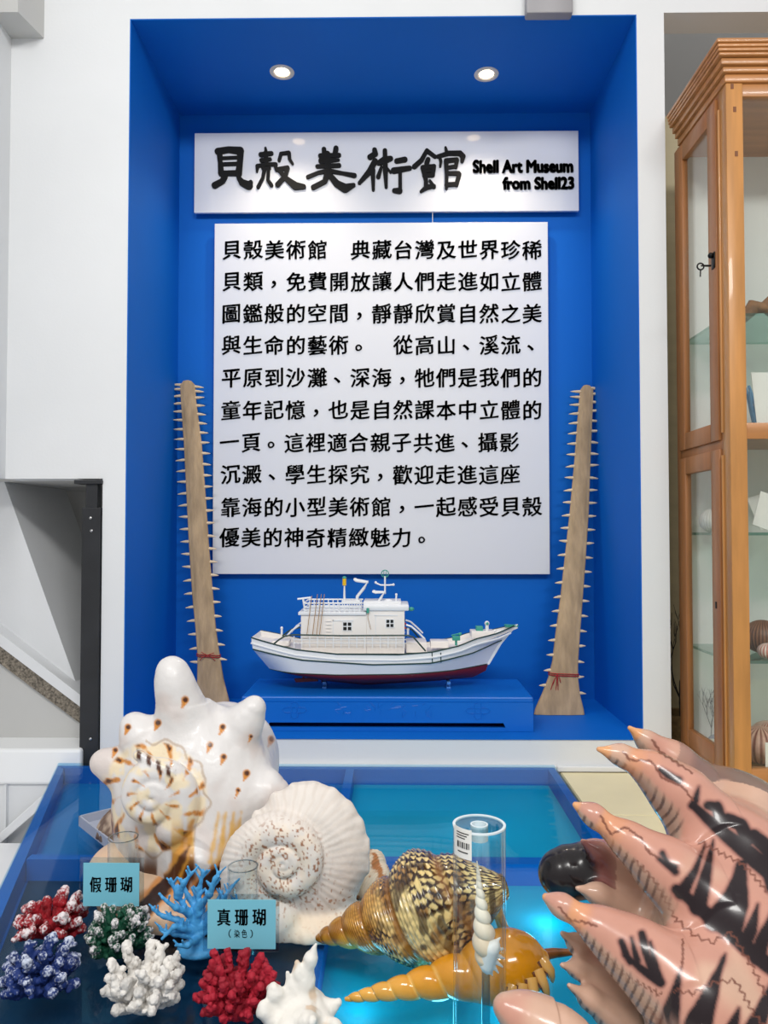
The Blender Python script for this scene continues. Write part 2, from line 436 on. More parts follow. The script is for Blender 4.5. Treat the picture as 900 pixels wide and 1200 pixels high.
YS = YB-.035
r1 = sign('title_sign', 'wide white museum title sign with raised black characters across the niche top', 228, 156, 678.5, 247, YS, .012, M['panel'], 0)
BRUSH = [   # the five title characters as brush strokes: origin, scale, strokes of (x, y, half-width)
 (244, 165, 7.5, [[(88,97,26),(180,82,24),(282,92,30)],[(100,100,22),(108,200,18),(116,290,24)],[(285,95,26),(280,200,22),(268,296,26)],[(110,158,12),(280,150,12)],[(110,211,14),(280,206,14)],[(115,291,20),(275,288,22)],
   [(146,318,24),(128,358,22),(60,396,25)],[(268,328,16),(300,372,26),(358,398,32)],[(358,398,30),(376,368,16)]]),
 (244, 165, 7.5, [[(505,68,9),(514,120,14)],[(465,126,19),(556,115,17)],[(470,176,17),(545,166,14)],[(508,110,18),(510,200,15)],[(434,226,15),(520,210,13),(594,212,16)],[(434,226,15),(430,276,8)],[(590,215,15),(602,262,13)],
   [(480,247,12),(542,244,12)],[(496,255,15),(482,330,13),(440,412,14)],[(532,252,13),(526,350,13),(556,394,16)],[(640,118,13),(708,110,15)],[(640,122,13),(624,178,12)],[(712,112,14),(716,165,13),(742,206,10)],
   [(612,258,17),(698,242,17)],[(700,244,16),(680,312,16),(612,390,20)],[(622,262,15),(690,340,20),(768,402,30),(840,408,19)]]),
 (354, 165, 6.923, [[(178,72,16),(182,112,18)],[(276,64,18),(268,108,18)],[(150,126,17),(300,121,16)],[(160,166,24),(296,160,10)],[(124,212,14),(300,204,16)],[(205,112,22),(212,245,22)],[(48,298,14),(130,264,13),(215,246,17)],[(215,246,16),(330,268,13),(425,286,17)],
   [(214,250,24),(184,335,18),(92,382,18)],[(216,272,18),(282,352,25),(350,390,31),(418,364,15)]]),
 (354, 165, 6.923, [[(588,78,17),(594,110,20),(552,136,20)],[(592,168,20),(550,250,22),(466,346,13)],[(574,240,18),(578,402,11)],[(672,84,16),(676,250,18),(682,380,11)],[(622,184,18),(670,160,26),(718,148,18)],[(644,216,10),(618,296,16)],[(690,226,7),(718,260,9)],
   [(768,168,18),(834,156,19)],[(744,246,22),(872,226,17)],[(795,245,13),(796,400,13)],[(790,410,22),(748,408,16)]]),
 (470, 165, 10.0, [[(302,118,20),(240,232,24),(156,308,26)],[(302,122,22),(396,192,20)],[(316,224,24),(300,268,26)],[(255,320,26),(385,304,22)],[(262,362,14),(388,358,14)],[(272,412,22),(372,408,22)],[(256,330,24),(292,470,22),(290,555,22)],[(386,306,22),(372,410,20)],
   [(336,474,14),(388,548,18)],[(232,600,14),(300,550,26),(384,536,20)],[(520,86,12),(536,150,20)],[(428,190,18),(560,152,24),(690,152,26),(724,190,28),(714,246,18)],[(452,200,16),(466,250,16),(458,306,12)],[(526,240,24),(534,400,20),(530,562,16)],[(526,240,24),(650,228,22)],[(654,236,22),(640,312,20)],[(540,322,18),(640,306,18)],
   [(545,388,20),(672,388,22)],[(680,402,24),(648,520,22)],[(532,522,22),(650,514,22)]])]
for ox, oy, sc_, strokes in BRUSH:
    bmm = bmesh.new(); nst = 0
    for st in strokes:
        for (xa, ya, ra), (xb, yb, rb) in zip(st[:-1], st[1:]):
            ra *= 1.13; rb *= 1.13; nst += 1; dy_ = .006+.00006*nst
            an = math.atan2(yb-ya, xb-xa); D = math.hypot(xb-xa, yb-ya); off_ = math.acos(max(-1, min(1, (ra-rb)/max(D, 1e-3)))); poly = []
            for q in range(11): t_ = an+off_+(2*PI-2*off_)*q/10; poly.append((xa+ra*math.cos(t_), ya+ra*math.sin(t_)))
            for q in range(11): t_ = an-off_+2*off_*q/10; poly.append((xb+rb*math.cos(t_), yb+rb*math.sin(t_)))
            A_, B_ = [], []
            for x_, y_ in poly:
                p = W(ox+x_/sc_, oy+y_/sc_, YS)-r1.location; A_.append(bmm.verts.new(p-Vector((0, dy_, 0)))); B_.append(bmm.verts.new(p))
            f_ = bmm.faces.new(A_); bmm.faces.new(B_[::-1]); n_ = len(A_)
            for q in range(n_): bmm.faces.new((A_[q], B_[q], B_[(q+1) % n_], A_[(q+1) % n_]))
    bmesh.ops.recalc_face_normals(bmm, faces=bmm.faces[:])
    me = bpy.data.meshes.new('raised_character'); bmm.to_mesh(me); bmm.free(); link('raised_character', me, M['black'], r1)
for txt, x0, x1, v0, v1 in [('Shell Art Museum', 553.5, 672, 187.5, 202.5), ('from Shell23', 588.5, 673, 207.5, 222)]:
    Lt = Letters(); put_bbox(Lt, txt, x0, v0, x1, v1, r1, YS-.003, .058, .003, .7); Lt.build('lettering', M['black'], r1)
r2 = sign('text_sign', 'tall white sign board with ten rows of black Chinese text behind the boat', 251.5, 262, 644.5, 673, YS, .012, M['panel_matt'], 0)
rows = [('貝殼美術館　典藏台灣及世界珍稀', 293, 259), ('貝類，免費開放讓人們走進如立體', 330, 259), ('圖鑑般的空間，靜靜欣賞自然之美', 367.5, 258.5),
        ('與生命的藝術。　從高山、溪流、', 404.5, 258.5), ('平原到沙灘、深海，牠們是我們的', 442.5, 258.5), ('童年記憶，也是自然課本中立體的', 480.5, 258),
        ('一頁。這裡適合親子共進、攝影', 518.5, 256.5), ('沉澱、學生探究，歡迎走進這座', 556, 257.5), ('靠海的小型美術館，一起感受貝殼', 594, 257.5), ('優美的神奇精緻魅力。', 630, 256.5)]
for s_, v, u in rows:
    Lt = Letters(); pit = (636-u)/15 if len(s_) == 15 else 25.2
    for i, ch in enumerate(s_):
        if ch == '　': continue
        V, Fc = fat(ch, .02, .0012, .55)
        if ch in '，。、': V[:, 0] += .22; V[:, 1] += .17
        em = 24.2*mpp(YS); jt = rnd.uniform(-.4, .4)
        c = W(u+pit*(i+.5), v+jt, YS)
        x = (V[:, 0]-.5)*.98; y = (V[:, 1]-.38) + .09*x
        Lt.put(np.stack([c.x+x*em-r2.location.x, np.full(len(V), 0.)-.0015-V[:, 2], c.z+y*em-r2.location.z], 1), Fc)
    Lt.build('text_row', M['ink'], r2)
b = MB(); p = W(507, 248, YS+.004); q = W(507, 262, YS+.004); b.tube([p, q], .0016, 6)
o = b.build('hanging_wire', M['steel']); tag(o, 'short thin wire between the title sign and the text sign', 'wire')

# recessed downlights in the niche ceiling
for i, (u, v, lab) in enumerate([(330.5, 83.5, 'left round recessed downlight in the blue niche ceiling'), (570, 86, 'right round recessed downlight in the blue niche ceiling')]):
    p = Zp(u, v, ZT)
    root = thing('downlight', lab, 'ceiling light', (p.x, p.y, ZT), 'niche downlights')
    b = MB(); b.lathe([(.026, -.002), (.030, -.006), (.042, -.005), (.044, 0), (.026, 0)], 40, closed=True); b.build('trim_ring', mat('satin_white_ring', (220, 214, 205), .35), root, True)
    b = MB(); b.lathe([(0, -.0035), (.0255, -.0035), (.0255, -.001), (0, -.001)], 32); b.build('lens', mat('warm_lens', (255, 240, 215), .4, emit=((255, 222, 175), 7)), root)
    l = bpy.data.lights.new('downlight_lamp', 'SPOT'); l.energy = 14; l.color = (1, .86, .68); l.spot_size = 1.9; l.spot_blend = .8; l.shadow_soft_size = .025
    lo = bpy.data.objects.new('downlight_lamp', l); C.objects.link(lo); lo.location = (0, 0, -.02); lo.parent = root
# ================================================================== GLASS TABLE
XD = W(409, 900, 2.2).x                       # divider running away from the viewer
cornL = Zp(68, 894, TZ); backY = cornL.y
lf = Zp(0, 1037, TZ); sl = (lf.x-cornL.x)/(lf.y-cornL.y)
def xleft(y): return cornL.x + sl*(y-cornL.y)
XT = Zp(650, 897, TZ).x
yd1 = Zp(500, 1002, TZ).y                     # cross divider
YN = .62
M['tab_blue'] = mat('blue_table_paint', (0, 104, 180), .45, .4, var=.05, vscale=6)
M['tab_teal'] = mat('teal_tray_lining', (6, 172, 190), .5, .4, var=.05, vscale=5)
M['tab_cyan'] = mat('bright_cyan_lining', (8, 176, 196), .5, .4, var=.05, vscale=7)
M['tab_shade'] = mat('shaded_blue_lining', (0, 50, 76), .5, .4, var=.2, vscale=6)  # shade of the unlit front-left tray, put into the lining colour
M['tab_mid'] = mat('mid_blue_lining', (0, 122, 178), .5, .4, var=.06, vscale=6)
root = thing('display_table', 'blue glass-topped display table carrying the shells and corals', 'table', (0, 1.45, 0))
off = root.location
dep = .05; zi = TZ-.008
b = MB(off)   # carcass: outer rim, dividers, underside
outer = [(xleft(YN), YN), (XT, YN), (XT, backY), (xleft(backY), backY)]
b.prism(outer, 'z', TZ-.12, zi-dep); b.build('carcass', M['tab_blue'], root)
def bar(name, pts, mt=None): q = MB(off); q.prism(pts, 'z', zi-dep, zi-.0005); return q.build(name, mt or M['tab_blue'], root)
w = .022
bar('rim', [(xleft(YN), YN), (xleft(YN)+.03, YN), (xleft(backY)+.03, backY-.03), (xleft(backY), backY)])
bar('rim', [(XT-w, YN), (XT, YN), (XT, backY), (XT-w, backY)])
bar('rim', [(xleft(backY)+.03, backY-w), (XT-w, backY-w), (XT-w, backY), (xleft(backY), backY)])
bar('divider', [(XD-.012, YN), (XD+.012, YN), (XD+.012, backY-w), (XD-.012, backY-w)])
bar('divider', [(XD+.012, yd1-.022), (XT-w, yd1-.022), (XT-w, yd1+.012), (XD+.012, yd1+.012)])
bar('divider', [(xleft(yd1)+.03, yd1-.012), (XD-.012, yd1-.012), (XD-.012, yd1+.012), (xleft(yd1)+.03, yd1+.012)])
def lining(pts, m):
    q = MB(off); q.prism(pts, 'z', zi-dep, zi-dep+.004); q.build('tray_lining', m, root)
lining([(XD+.012, yd1+.012), (XT-w, yd1+.012), (XT-w, backY-w), (XD+.012, backY-w)], M['tab_teal'])
lining([(XD+.012, YN), (XT-w, YN), (XT-w, yd1-.022), (XD+.012, yd1-.022)], M['tab_cyan'])
lining([(xleft(yd1)+.035, yd1+.012), (XD-.012, yd1+.012), (XD-.012, backY-w), (xleft(backY)+.035, backY-w)], M['tab_mid'])
lining([(xleft(YN)+.035, YN), (XD-.012, YN), (XD-.012, yd1-.012), (xleft(yd1)+.035, yd1-.012)], M['tab_shade'])
b = MB(off); b.prism(outer, 'z', zi, TZ, .0015); b.build('glass_top', glass('table_glass', (226, 244, 252), .42), root)
# cyan LED lamps inside the trays
for (u, v, e) in [(640, 1060, 1.6), (600, 1165, 1.6), (420, 1160, .9), (560, 960, .7), (520, 1190, .8)]:
    p = Zp(u, v, TZ-.02)
    l = bpy.data.lights.new('tray_led', 'POINT'); l.energy = e*.13; l.color = (.25, .85, 1); l.shadow_soft_size = .02
    lo = bpy.data.objects.new('tray_led', l); C.objects.link(lo); lo.location = (p.x-off[0], p.y-off[1], p.z-off[2]); lo.parent = root
# ================================================================== PLINTH IN THE NICHE
zf = ZB+.0035
pz1 = W(500, 817, 2.376).z; pzt = W(500, 796, 2.66).z; pz1 = (pz1+pzt)/2
xr = W(625, 840, 2.376).x; xl_ = W(283, 840, 2.376).x
root = thing('display_plinth', 'blue box plinth with embossed front under the model boat', 'plinth', ((xr+xl_)/2, 2.5, zf))
off = root.location
x0, x1 = xl_, xr; y0, y1 = 2.376, 2.67
b = MB(off)
# an open-bottomed tray: top slab, sides, back, and a front with a long low slot
b.box((x0, y0, pz1-.018), (x1, y1, pz1), .004)
b.box((x0, y0+.012, zf), (x0+.012, y1, pz1-.017)); b.box((x1-.012, y0+.012, zf), (x1, y1, pz1-.017)); b.box((x0+.012, y1-.012, zf), (x1-.012, y1, pz1-.017))
sx0, sx1, sz = W(316, 850, y0).x, W(590, 850, y0).x, W(450, 847, y0).z
b.prism([(x0, zf), (sx0-.012, zf), (sx0, sz), (sx1, sz), (sx1+.012, zf), (x1, zf), (x1, pz1-.017), (x0, pz1-.017)], 'y', y0, y0+.012)
b.box((x0+.012, y0+.001, zf), (x1-.012, y0+.013, W(450, 852.5, y0).z))
b.build('tray', M['blue_gloss'], root)
def flower(cx, cz):
    q = MB(off)
    for k in range(4):
        a = PI/2*k; pts = [(cx+math.cos(a+d)*r*1.25, y0-.0005, cz+math.sin(a+d)*r*.85) for d, r in [(-.7, .014), (-.35, .026), (0, .031), (.35, .026), (.7, .014)]]
        q.tube(pts, .0013, 6)
    for k in range(4):
        a = PI/4+PI/2*k; q.tube([(cx+math.cos(a)*.010, y0-.0005, cz+math.sin(a)*.008), (cx+math.cos(a)*.03, y0-.0005, cz+math.sin(a)*.018)], .0011, 6)
    q.tube([(cx+math.cos(a)*.009, y0-.0005, cz+math.sin(a)*.009) for a in (2*PI*k/12 for k in range(12))], .0012, 6, True)
    q.build('embossed_flower', M['blue_gloss'], root, True)
p = W(345, 832, y0); flower(p.x, p.z); p = W(560, 833, y0); flower(p.x, p.z)
for u in (403, 437, 467, 496):    # worn raised marks between the two flowers
    p = W(u, 832, y0); q = MB(off)
    for k in range(9):
        a = (p.x+rnd.uniform(-.026, .026), p.z+rnd.uniform(-.022, .022)); d = rnd.choice([(.018, .002), (.002, .015), (.012, -.010), (.010, .010)])
        q.tube([(a[0]-d[0]/2, y0-.0003, a[1]-d[1]/2), (a[0]+d[0]/2, y0-.0003, a[1]+d[1]/2)], .0010, 5)
    q.build('embossed_mark', M['blue_gloss'], root, True)
M['support'] = mat('pale_blue_acrylic', (70, 140, 220), .25, .5)
for u in (381, 525):
    p = W(u, 805, 2.53); q = MB(off)
    q.box((p.x-.007, 2.50, pz1), (p.x+.007, 2.56, pz1+.006), .001); q.box((p.x-.006, 2.522, pz1+.004), (p.x+.006, 2.538, W(u, 799, 2.53).z), .001)
    q.box((p.x-.006, 2.49, pz1+.016), (p.x+.006, 2.57, pz1+.024), .001)
    q.build('boat_support', M['support'], root, True)

# ================================================================== MODEL FISHING BOAT
YC = 2.53
k = mpp(2.49)
M['hull_white'] = mat('boat_white_enamel', (238, 240, 242), .3, .5)
M['cream_white'] = mat('boat_cream_enamel', (242, 237, 232), .35, .5)
M['hull_red'] = mat('boat_red_antifouling', (112, 28, 32), .35, .5)
M['green_line'] = mat('dark_green_line', (26, 60, 52), .4)
M['teal'] = mat('boat_teal_fitting', (60, 158, 140), .4)
M['yellow'] = mat('boat_yellow_lamp', (236, 190, 30), .4)
M['pole_wood'] = mat('boat_pole_wood', (178, 140, 96), .5)
M['dark_glass'] = mat('boat_dark_window', (24, 28, 30), .15)
M['boat_red'] = mat('boat_red_lamp', (190, 30, 40), .4)
B0 = W(450, 805, 2.49)
root = thing('model_boat', 'white model fishing boat with dark red bottom on the blue plinth', 'model boat', (W(450, 805, 2.49).x, YC, W(450, 805, 2.49).z))
off = root.location
def bx(px): return W(px, 760, 2.49).x - off.x
def bz(py): return W(450, py, 2.49).z - off.z
def itp(x, xs, ys): return float(np.interp(x, xs, ys))
NS = 44
lev = [  # name, x stern, x bow, z(px) knots, half-beam factor
    ([297.5, 350, 397, 467, 506, 537, 556, 583, 609], [745, 757.5, 762.5, 763, 760, 753.5, 746.5, 741.5, 733], 297.5, 609, 40),
    ([299.5, 358, 436, 505, 552, 588], [758.5, 769.5, 774.5, 773, 764, 752], 299.5, 590, 40),
    ([317, 397, 474, 529, 573], [784, 787, 786, 784, 780], 316, 574, 36),
    ([330, 381, 428, 513, 556, 571], [788, 800.5, 805, 800, 796, 788], 326, 571, 3)]
def plan(t, full):   # half-breadth fraction along the length, stern 0 .. bow 1
    s = 1-(max(0, .16-t)/.16)**2*(.22 if full else .6)
    f = 1-max(0, (t-.55)/.45)**(2.6 if full else 1.9)
    return max(0.0, s*f)
def hp(li, t):
    xs, zs, a, c, hb = lev[li]; x = a+(c-a)*t
    return bx(x), hb*k*plan(t, li < 2), bz(itp(x, xs, zs))
def hull_patch(lis, nm, mt, sub, bul=0.0):
    V = []; Fc = []; n = len(lis)
    for side in (-1, 1):
        base = len(V); R = 0
        for i in range(NS+1):
            t = i/NS; ring = []
            for a, c in zip(lis[:-1], lis[1:]):
                for q in range(sub): 
                    A, Bq = hp(a, t), hp(c, t); s = q/sub
                    e = s if not bul else s**bul
                    ring.append((A[0]+(Bq[0]-A[0])*s, side*(A[1]+(Bq[1]-A[1])*e), A[2]+(Bq[2]-A[2])*s))
            A = hp(lis[-1], t); ring.append((A[0], side*A[1], A[2])); R = len(ring); V += ring
        for i in range(NS):
            for q in range(R-1):
                f = (base+i*R+q, base+(i+1)*R+q, base+(i+1)*R+q+1, base+i*R+q+1); Fc.append(f if side < 0 else f[::-1])
    h = len(V)//2; R = h//(NS+1)
    for q in range(R-1): Fc.append((q, q+1, h+q+1, h+q))      # transom
    me = bpy.data.meshes.new(nm); me.from_pydata(V, [], Fc); smooth(me, .6); return link(nm, me, mt, root)
hull_patch([0, 1, 2], 'hull', M['hull_white'], 5)
hull_patch([2, 3], 'keel_bottom', M['hull_red'], 8, 2.2)
# bulwark inside, deck
def deckz(t): 
    x = 297.5+(609-297.5)*t
    return bz(itp(x, [297, 350, 400, 500, 545, 575, 609], [751, 762, 767, 766, 758, 748, 738]))
V = []; Fc = []
for i in range(NS+1):
    t = i/NS; A = hp(0, t); yi = max(0, A[1]-.006)
    V += [(A[0], -A[1], A[2]), (A[0], -yi, A[2]+.0005), (A[0], -yi, deckz(t)), (A[0], yi, deckz(t)), (A[0], yi, A[2]+.0005), (A[0], A[1], A[2])]
for i in range(NS):
    for q in range(5): Fc.append((i*6+q, i*6+q+1, i*6+q+7, i*6+q+6))
me = bpy.data.meshes.new('deck'); me.from_pydata(V, [], Fc); smooth(me, .5); link('deck', me, M['cream_white'], root)
# raised stern and bow bulwark rails, rubbing lines
def line(li, t0, t1, r, nm, mt, dz=0):
    for side in (-1, 1):
        pts = [(hp(li, t0+(t1-t0)*i/40)[0], side*(hp(li, t0+(t1-t0)*i/40)[1]+.0005), hp(li, t0+(t1-t0)*i/40)[2]+dz) for i in range(41)]
        q = MB(); q.tube(pts, r, 6); q.build(nm, mt, root, True)
line(0, 0, .985, .0024, 'gunwale_line', M['green_line'])
line(1, 0, 1, .0024, 'rubbing_strake', M['green_line'])
line(0, 0, .97, .0034, 'fender_moulding', M['hull_white'], -.018)
line(2, 0, 1, .0016, 'waterline', M['green_line'])
def B(lo, hi, nm, mt, bev=.0015, parent=None):   # lo/hi: (px, y metres, py)
    q = MB(); q.box((bx(lo[0]), lo[1], bz(hi[2])), (bx(hi[0]), hi[1], bz(lo[2])), bev); return q.build(nm, mt, parent or root, bool(bev))
# stem plate, bow cap, rudder, propeller
q = MB(); q.prism([(bx(606), bz(733.5)), (bx(609.5), bz(733)), (bx(590), bz(756)), (bx(575), bz(781)), (bx(571), bz(781)), (bx(584), bz(756))], 'y', -.0035, .0035, .001); q.build('stem', M['hull_white'], root)
q = MB(); q.prism([(bx(594), -.018), (bx(610), 0), (bx(594), .018)], 'z', bz(736), bz(733.5)); q.build('bow_cap', M['teal'], root)
q = MB(); q.prism([(bx(343), bz(798)), (bx(370), bz(797)), (bx(372), bz(801)), (bx(345), bz(802.5))], 'y', -.006, .006, .001)
q.tube([(bx(354), 0, bz(788)), (bx(354), 0, bz(800))], .004, 8); q.build('rudder', M['hull_red'], root)
q = MB()
for i in range(4):
    a = PI/2*i; q.ball((bx(376), math.cos(a)*.012, bz(797)+math.sin(a)*.012), .008, (.35, .8, .8), 10)
q.tube([(bx(372), 0, bz(797)), (bx(392), 0, bz(796))], .004, 8); q.build('propeller', M['hull_red'], root, True)
# superstructure
hw = 26*k
B((354, -hw, 718), (430, hw, 764), 'cabin', M['cream_white'])
B((351, -hw-.006, 716), (429.5, hw+.006, 719.5), 'cabin_roof', M['hull_white'])
B((430, -hw, 713), (474, hw, 764), 'wheelhouse', M['cream_white'])
B((426, -hw-.006, 708), (479, hw+.006, 714.5), 'wheelhouse_roof', M['hull_white'], .004)
B((426, -hw+.01, 704.5), (470, hw-.01, 709), 'roof_step', M['hull_white'])
def win(px, py, w, h):
    f = MB(); f.box((bx(px-w), -hw-.0022, bz(py+h)), (bx(px+w), -hw+.001, bz(py-h))); o = f.build('window', M['hull_white'], root)
    for a in (-1, 1):
        for c in (-1, 1):
            g = MB(); g.box((bx(px+a*w*.46-w*.34), -hw-.0032, bz(py+c*h*.46+h*.34)), (bx(px+a*w*.46+w*.34), -hw-.002, bz(py+c*h*.46-h*.34))); g.build('pane', M['dark_glass'], o)
win(407.7, 732.5, 5.8, 5.6); win(457, 729, 5, 5.2)
for yy in (-.05, -.015, .02, .055):
    g = MB(); g.box((bx(473.8), yy-.012, bz(733)), (bx(474.6), yy+.012, bz(724))); g.build('front_window', M['dark_glass'], root)
for a, c in [((391, 725), (415, 726.5)), ((439, 719), (466, 720.3)), ((440, 720), (440.8, 744)), ((391, 725), (391.8, 744))]:
    g = MB(); g.box((bx(a[0]), -hw-.002, bz(c[1])), (bx(c[0]), -hw+.001, bz(a[1]))); g.build('door_moulding', M['hull_white'], root)
g = MB()
for i in range(6): g.box((bx(383), -hw-.004, bz(727+i*4)), (bx(389), -hw, bz(726+i*4)))
g.build('ladder', M['cream_white'], root)
# aft upper railing
for side in (-1, 1):
    q = MB()
    for i in range(12): q.tube([(bx(358+i*5.8), side*hw, bz(718)), (bx(358+i*5.8), side*hw, bz(706))], .0022, 6)
    for z in (706, 710.5, 714): q.tube([(bx(357), side*hw, bz(z)), (bx(424), side*hw, bz(z))], .0026, 6)
    q.build('roof_railing', M['hull_white'], root, True)
q = MB(); q.tube([(bx(357), -hw, bz(706)), (bx(357), hw, bz(706))], .0026, 6); q.tube([(bx(357), -hw, bz(712)), (bx(357), hw, bz(712))], .0022, 6); q.build('roof_railing', M['hull_white'], root, True)
# side deck railings with green top rail
for side in (-1, 1):
    ys = side*33*k
    q = MB()
    for i in range(15): q.tube([(bx(347+i*9), ys, bz(756.5)), (bx(347+i*9), ys, bz(743))], .0017, 6)
    for z in (747, 751): q.tube([(bx(346), ys, bz(z)), (bx(476), ys, bz(z))], .0014, 6)
    q.build('side_railing', M['hull_white'], root, True)
    q = MB(); q.tube([(bx(u), ys, bz(v)) for u, v in [(324, 752), (330, 747), (336, 743.5), (345, 741.5), (400, 742.5), (478, 742), (484, 744), (491, 752), (498, 760)]], .0026, 8); q.build('green_rail', M['green_line'], root, True)
    q = MB(); q.tube([(bx(u), side*hw*.9, bz(v)) for u, v in [(336, 746), (343, 738), (352, 731.5)]], .003, 8); q.build('stay', M['hull_white'], root, True)
    q = MB(); q.tube([(bx(u), side*hw*.9, bz(v)) for u, v in [(476, 731), (482, 733), (490, 740), (497, 747)]], .003, 8); q.build('stay', M['hull_white'], root, True)
for u in (505, 515):
    q = MB(); q.tube([(bx(u), -hp(0, (u-297.5)/311.5)[1]-.0006, bz(761)), (bx(u+.5), -hp(1, (u-299.5)/290.5)[1]-.0006, bz(772.5))], .0016, 6); q.build('hull_bar', M['green_line'], root)
# crates and hatches
B((476, -.055, 752), (500, .05, 764), 'deck_house', M['cream_white'])
B((318, -.03, 752), (338, .03, 758), 'hatch', M['cream_white'])
B((505, -.03, 752), (526, .03, 760), 'hatch', M['cream_white'])
B((559, -.022, 735), (567, .012, 743), 'bow_locker', M['teal'])
B((553, -.03, 740), (580, .03, 748), 'foredeck', M['cream_white'])
q = MB(); q.box((bx(530), -.052, bz(750)), (bx(539), -.03, bz(745)), .001); q.tube([(bx(534.5), -.041, bz(749)), (bx(534.5), -.041, bz(756))], .004, 8); q.tube([(bx(529), -.041, bz(744.5)), (bx(541), -.041, bz(741.5))], .0022, 6); q.ball((bx(539), -.041, bz(743)), .006, n=10); q.build('winch', M['teal'], root, True)
q = MB(); q.tube([(bx(572), -.012, bz(742)), (bx(572), -.012, bz(733))], .006, 10); q.ball((bx(572), -.012, bz(731.5)), .0085, n=12); q.build('bow_bollard', M['hull_white'], root, True)
q = MB(); q.ball((bx(572), -.0195, bz(731.5)), .005, (1, .4, 1), 10); q.build('bow_lamp', M['teal'], root, True)
for u, v, y in [(329, 738, -.02), (581, 741, -.02), (478, 738, -.05)]:
    q = MB(); q.tube([(bx(u), y, bz(v+7)), (bx(u), y, bz(v))], .0035, 8); q.ball((bx(u), y, bz(v-1)), .005, n=10); q.build('bollard', M['hull_white'], root, True)
q = MB(); q.ball((bx(474.5), -.06, bz(730)), .004, n=8); q.ball((bx(474.5), -.06, bz(735)), .004, n=8); q.build('red_lamp', M['boat_red'], root, True)
q = MB(); q.tube([(bx(472), -.03, bz(714)), (bx(479), -.04, bz(713.5))], .004, 8); q.ball((bx(482), -.045, bz(713.5)), .0075, (1.3, 1, .9), 12); q.build('searchlight', M['teal'], root, True)
# masts
q = MB(); q.tube([(bx(403), -.02, bz(708)), (bx(403), -.02, bz(686))], [.0045, .0025], 8); q.box((bx(400), -.03, bz(707)), (bx(422), .0, bz(704)), .001); q.build('lamp_mast', M['hull_white'], root, True)
q = MB(); q.tube([(bx(403), -.02, bz(686.5)), (bx(403), -.02, bz(678.5))], .0065, 10); q.build('mast_lamp', M['yellow'], root, True)
q = MB(); q.ball((bx(403), -.02, bz(677.5)), .0075, (1, 1, .7), 12); q.build('mast_lamp_cap', M['teal'], root, True)
def zig(pts, w, nm):
    q = MB()
    for yy in (-.018, .012): q.tube([(bx(u), yy, bz(v)) for u, v in pts], w, 8)
    for u, v in pts[1:]: q.tube([(bx(u), -.018, bz(v)), (bx(u), .012, bz(v))], w*.8, 8)
    q.build(nm, M['hull_white'], root, True)
zig([(418, 709), (418, 700), (426, 690), (430, 683), (417, 681), (415, 679.5)], .0048, 'gantry_mast')
zig([(441, 709), (446, 702), (450, 695), (440, 695), (437, 694)], .0044, 'gantry_mast')
q = MB(); q.tube([(bx(451), -.003, bz(697)), (bx(451), -.003, bz(676))], .003, 8); q.tube([(bx(440), -.003, bz(684)), (bx(446), -.003, bz(686.5)), (bx(456), -.003, bz(686.5)), (bx(461), -.003, bz(686))], .0025, 8)
q.ball((bx(440), -.003, bz(683.5)), .0045, n=8); q.ball((bx(461), -.003, bz(686)), .0045, n=8); q.build('main_mast', M['hull_white'], root, True)
q = MB(); q.tube([(bx(451)+4.2*k*math.cos(a), -.003, bz(673)+4.2*k*math.sin(a)) for a in (2*PI*i/20 for i in range(20))], .0016, 6, True)
for d in (-1.3, 1.3): q.tube([(bx(451+d), -.003, bz(677)), (bx(451+d), -.003, bz(669))], .0011, 6)
q.build('ring_aerial', M['teal'], root, True)
q = MB(); q.tube([(bx(464), -.03, bz(706)), (bx(464.5), -.03, bz(698))], .003, 8); q.ball((bx(464.5), -.03, bz(697)), .0045, n=8); q.build('aerial', M['hull_white'], root, True)
q = MB(); q.ball((bx(455), -.02, bz(705)), .012, (1.2, 1, .6), 14); q.build('raft_canister', M['hull_white'], root, True)
q = MB(); q.tube([(bx(357), -.03, bz(716)), (bx(354.5), -.03, bz(702))], .0035, 8); q.tube([(bx(348), -.03, bz(702.5)), (bx(364), -.03, bz(700.5))], .003, 8); q.build('stern_davit', M['hull_white'], root, True)
for i, u in enumerate((364.5, 371, 375.5, 379)):
    q = MB(); q.tube([(bx(u-3), -hw-.012, bz(742)), (bx(u+2.5), -hw-.012, bz(695+2*(i == 0)))], .0013, 6); q.build('fishing_pole', M['pole_wood'], root)
q = MB(); q.tube([(bx(432), -hw-.008, bz(713)), (bx(431.5), -hw-.008, bz(722)), (bx(435), -hw-.008, bz(736))], .0009, 5); q.build('rigging_line', M['pole_wood'], root)
q = MB(); q.box((bx(430), -hw-.011, bz(717)), (bx(433), -hw-.006, bz(711)), .001); q.build('side_lamp', M['teal'], root)

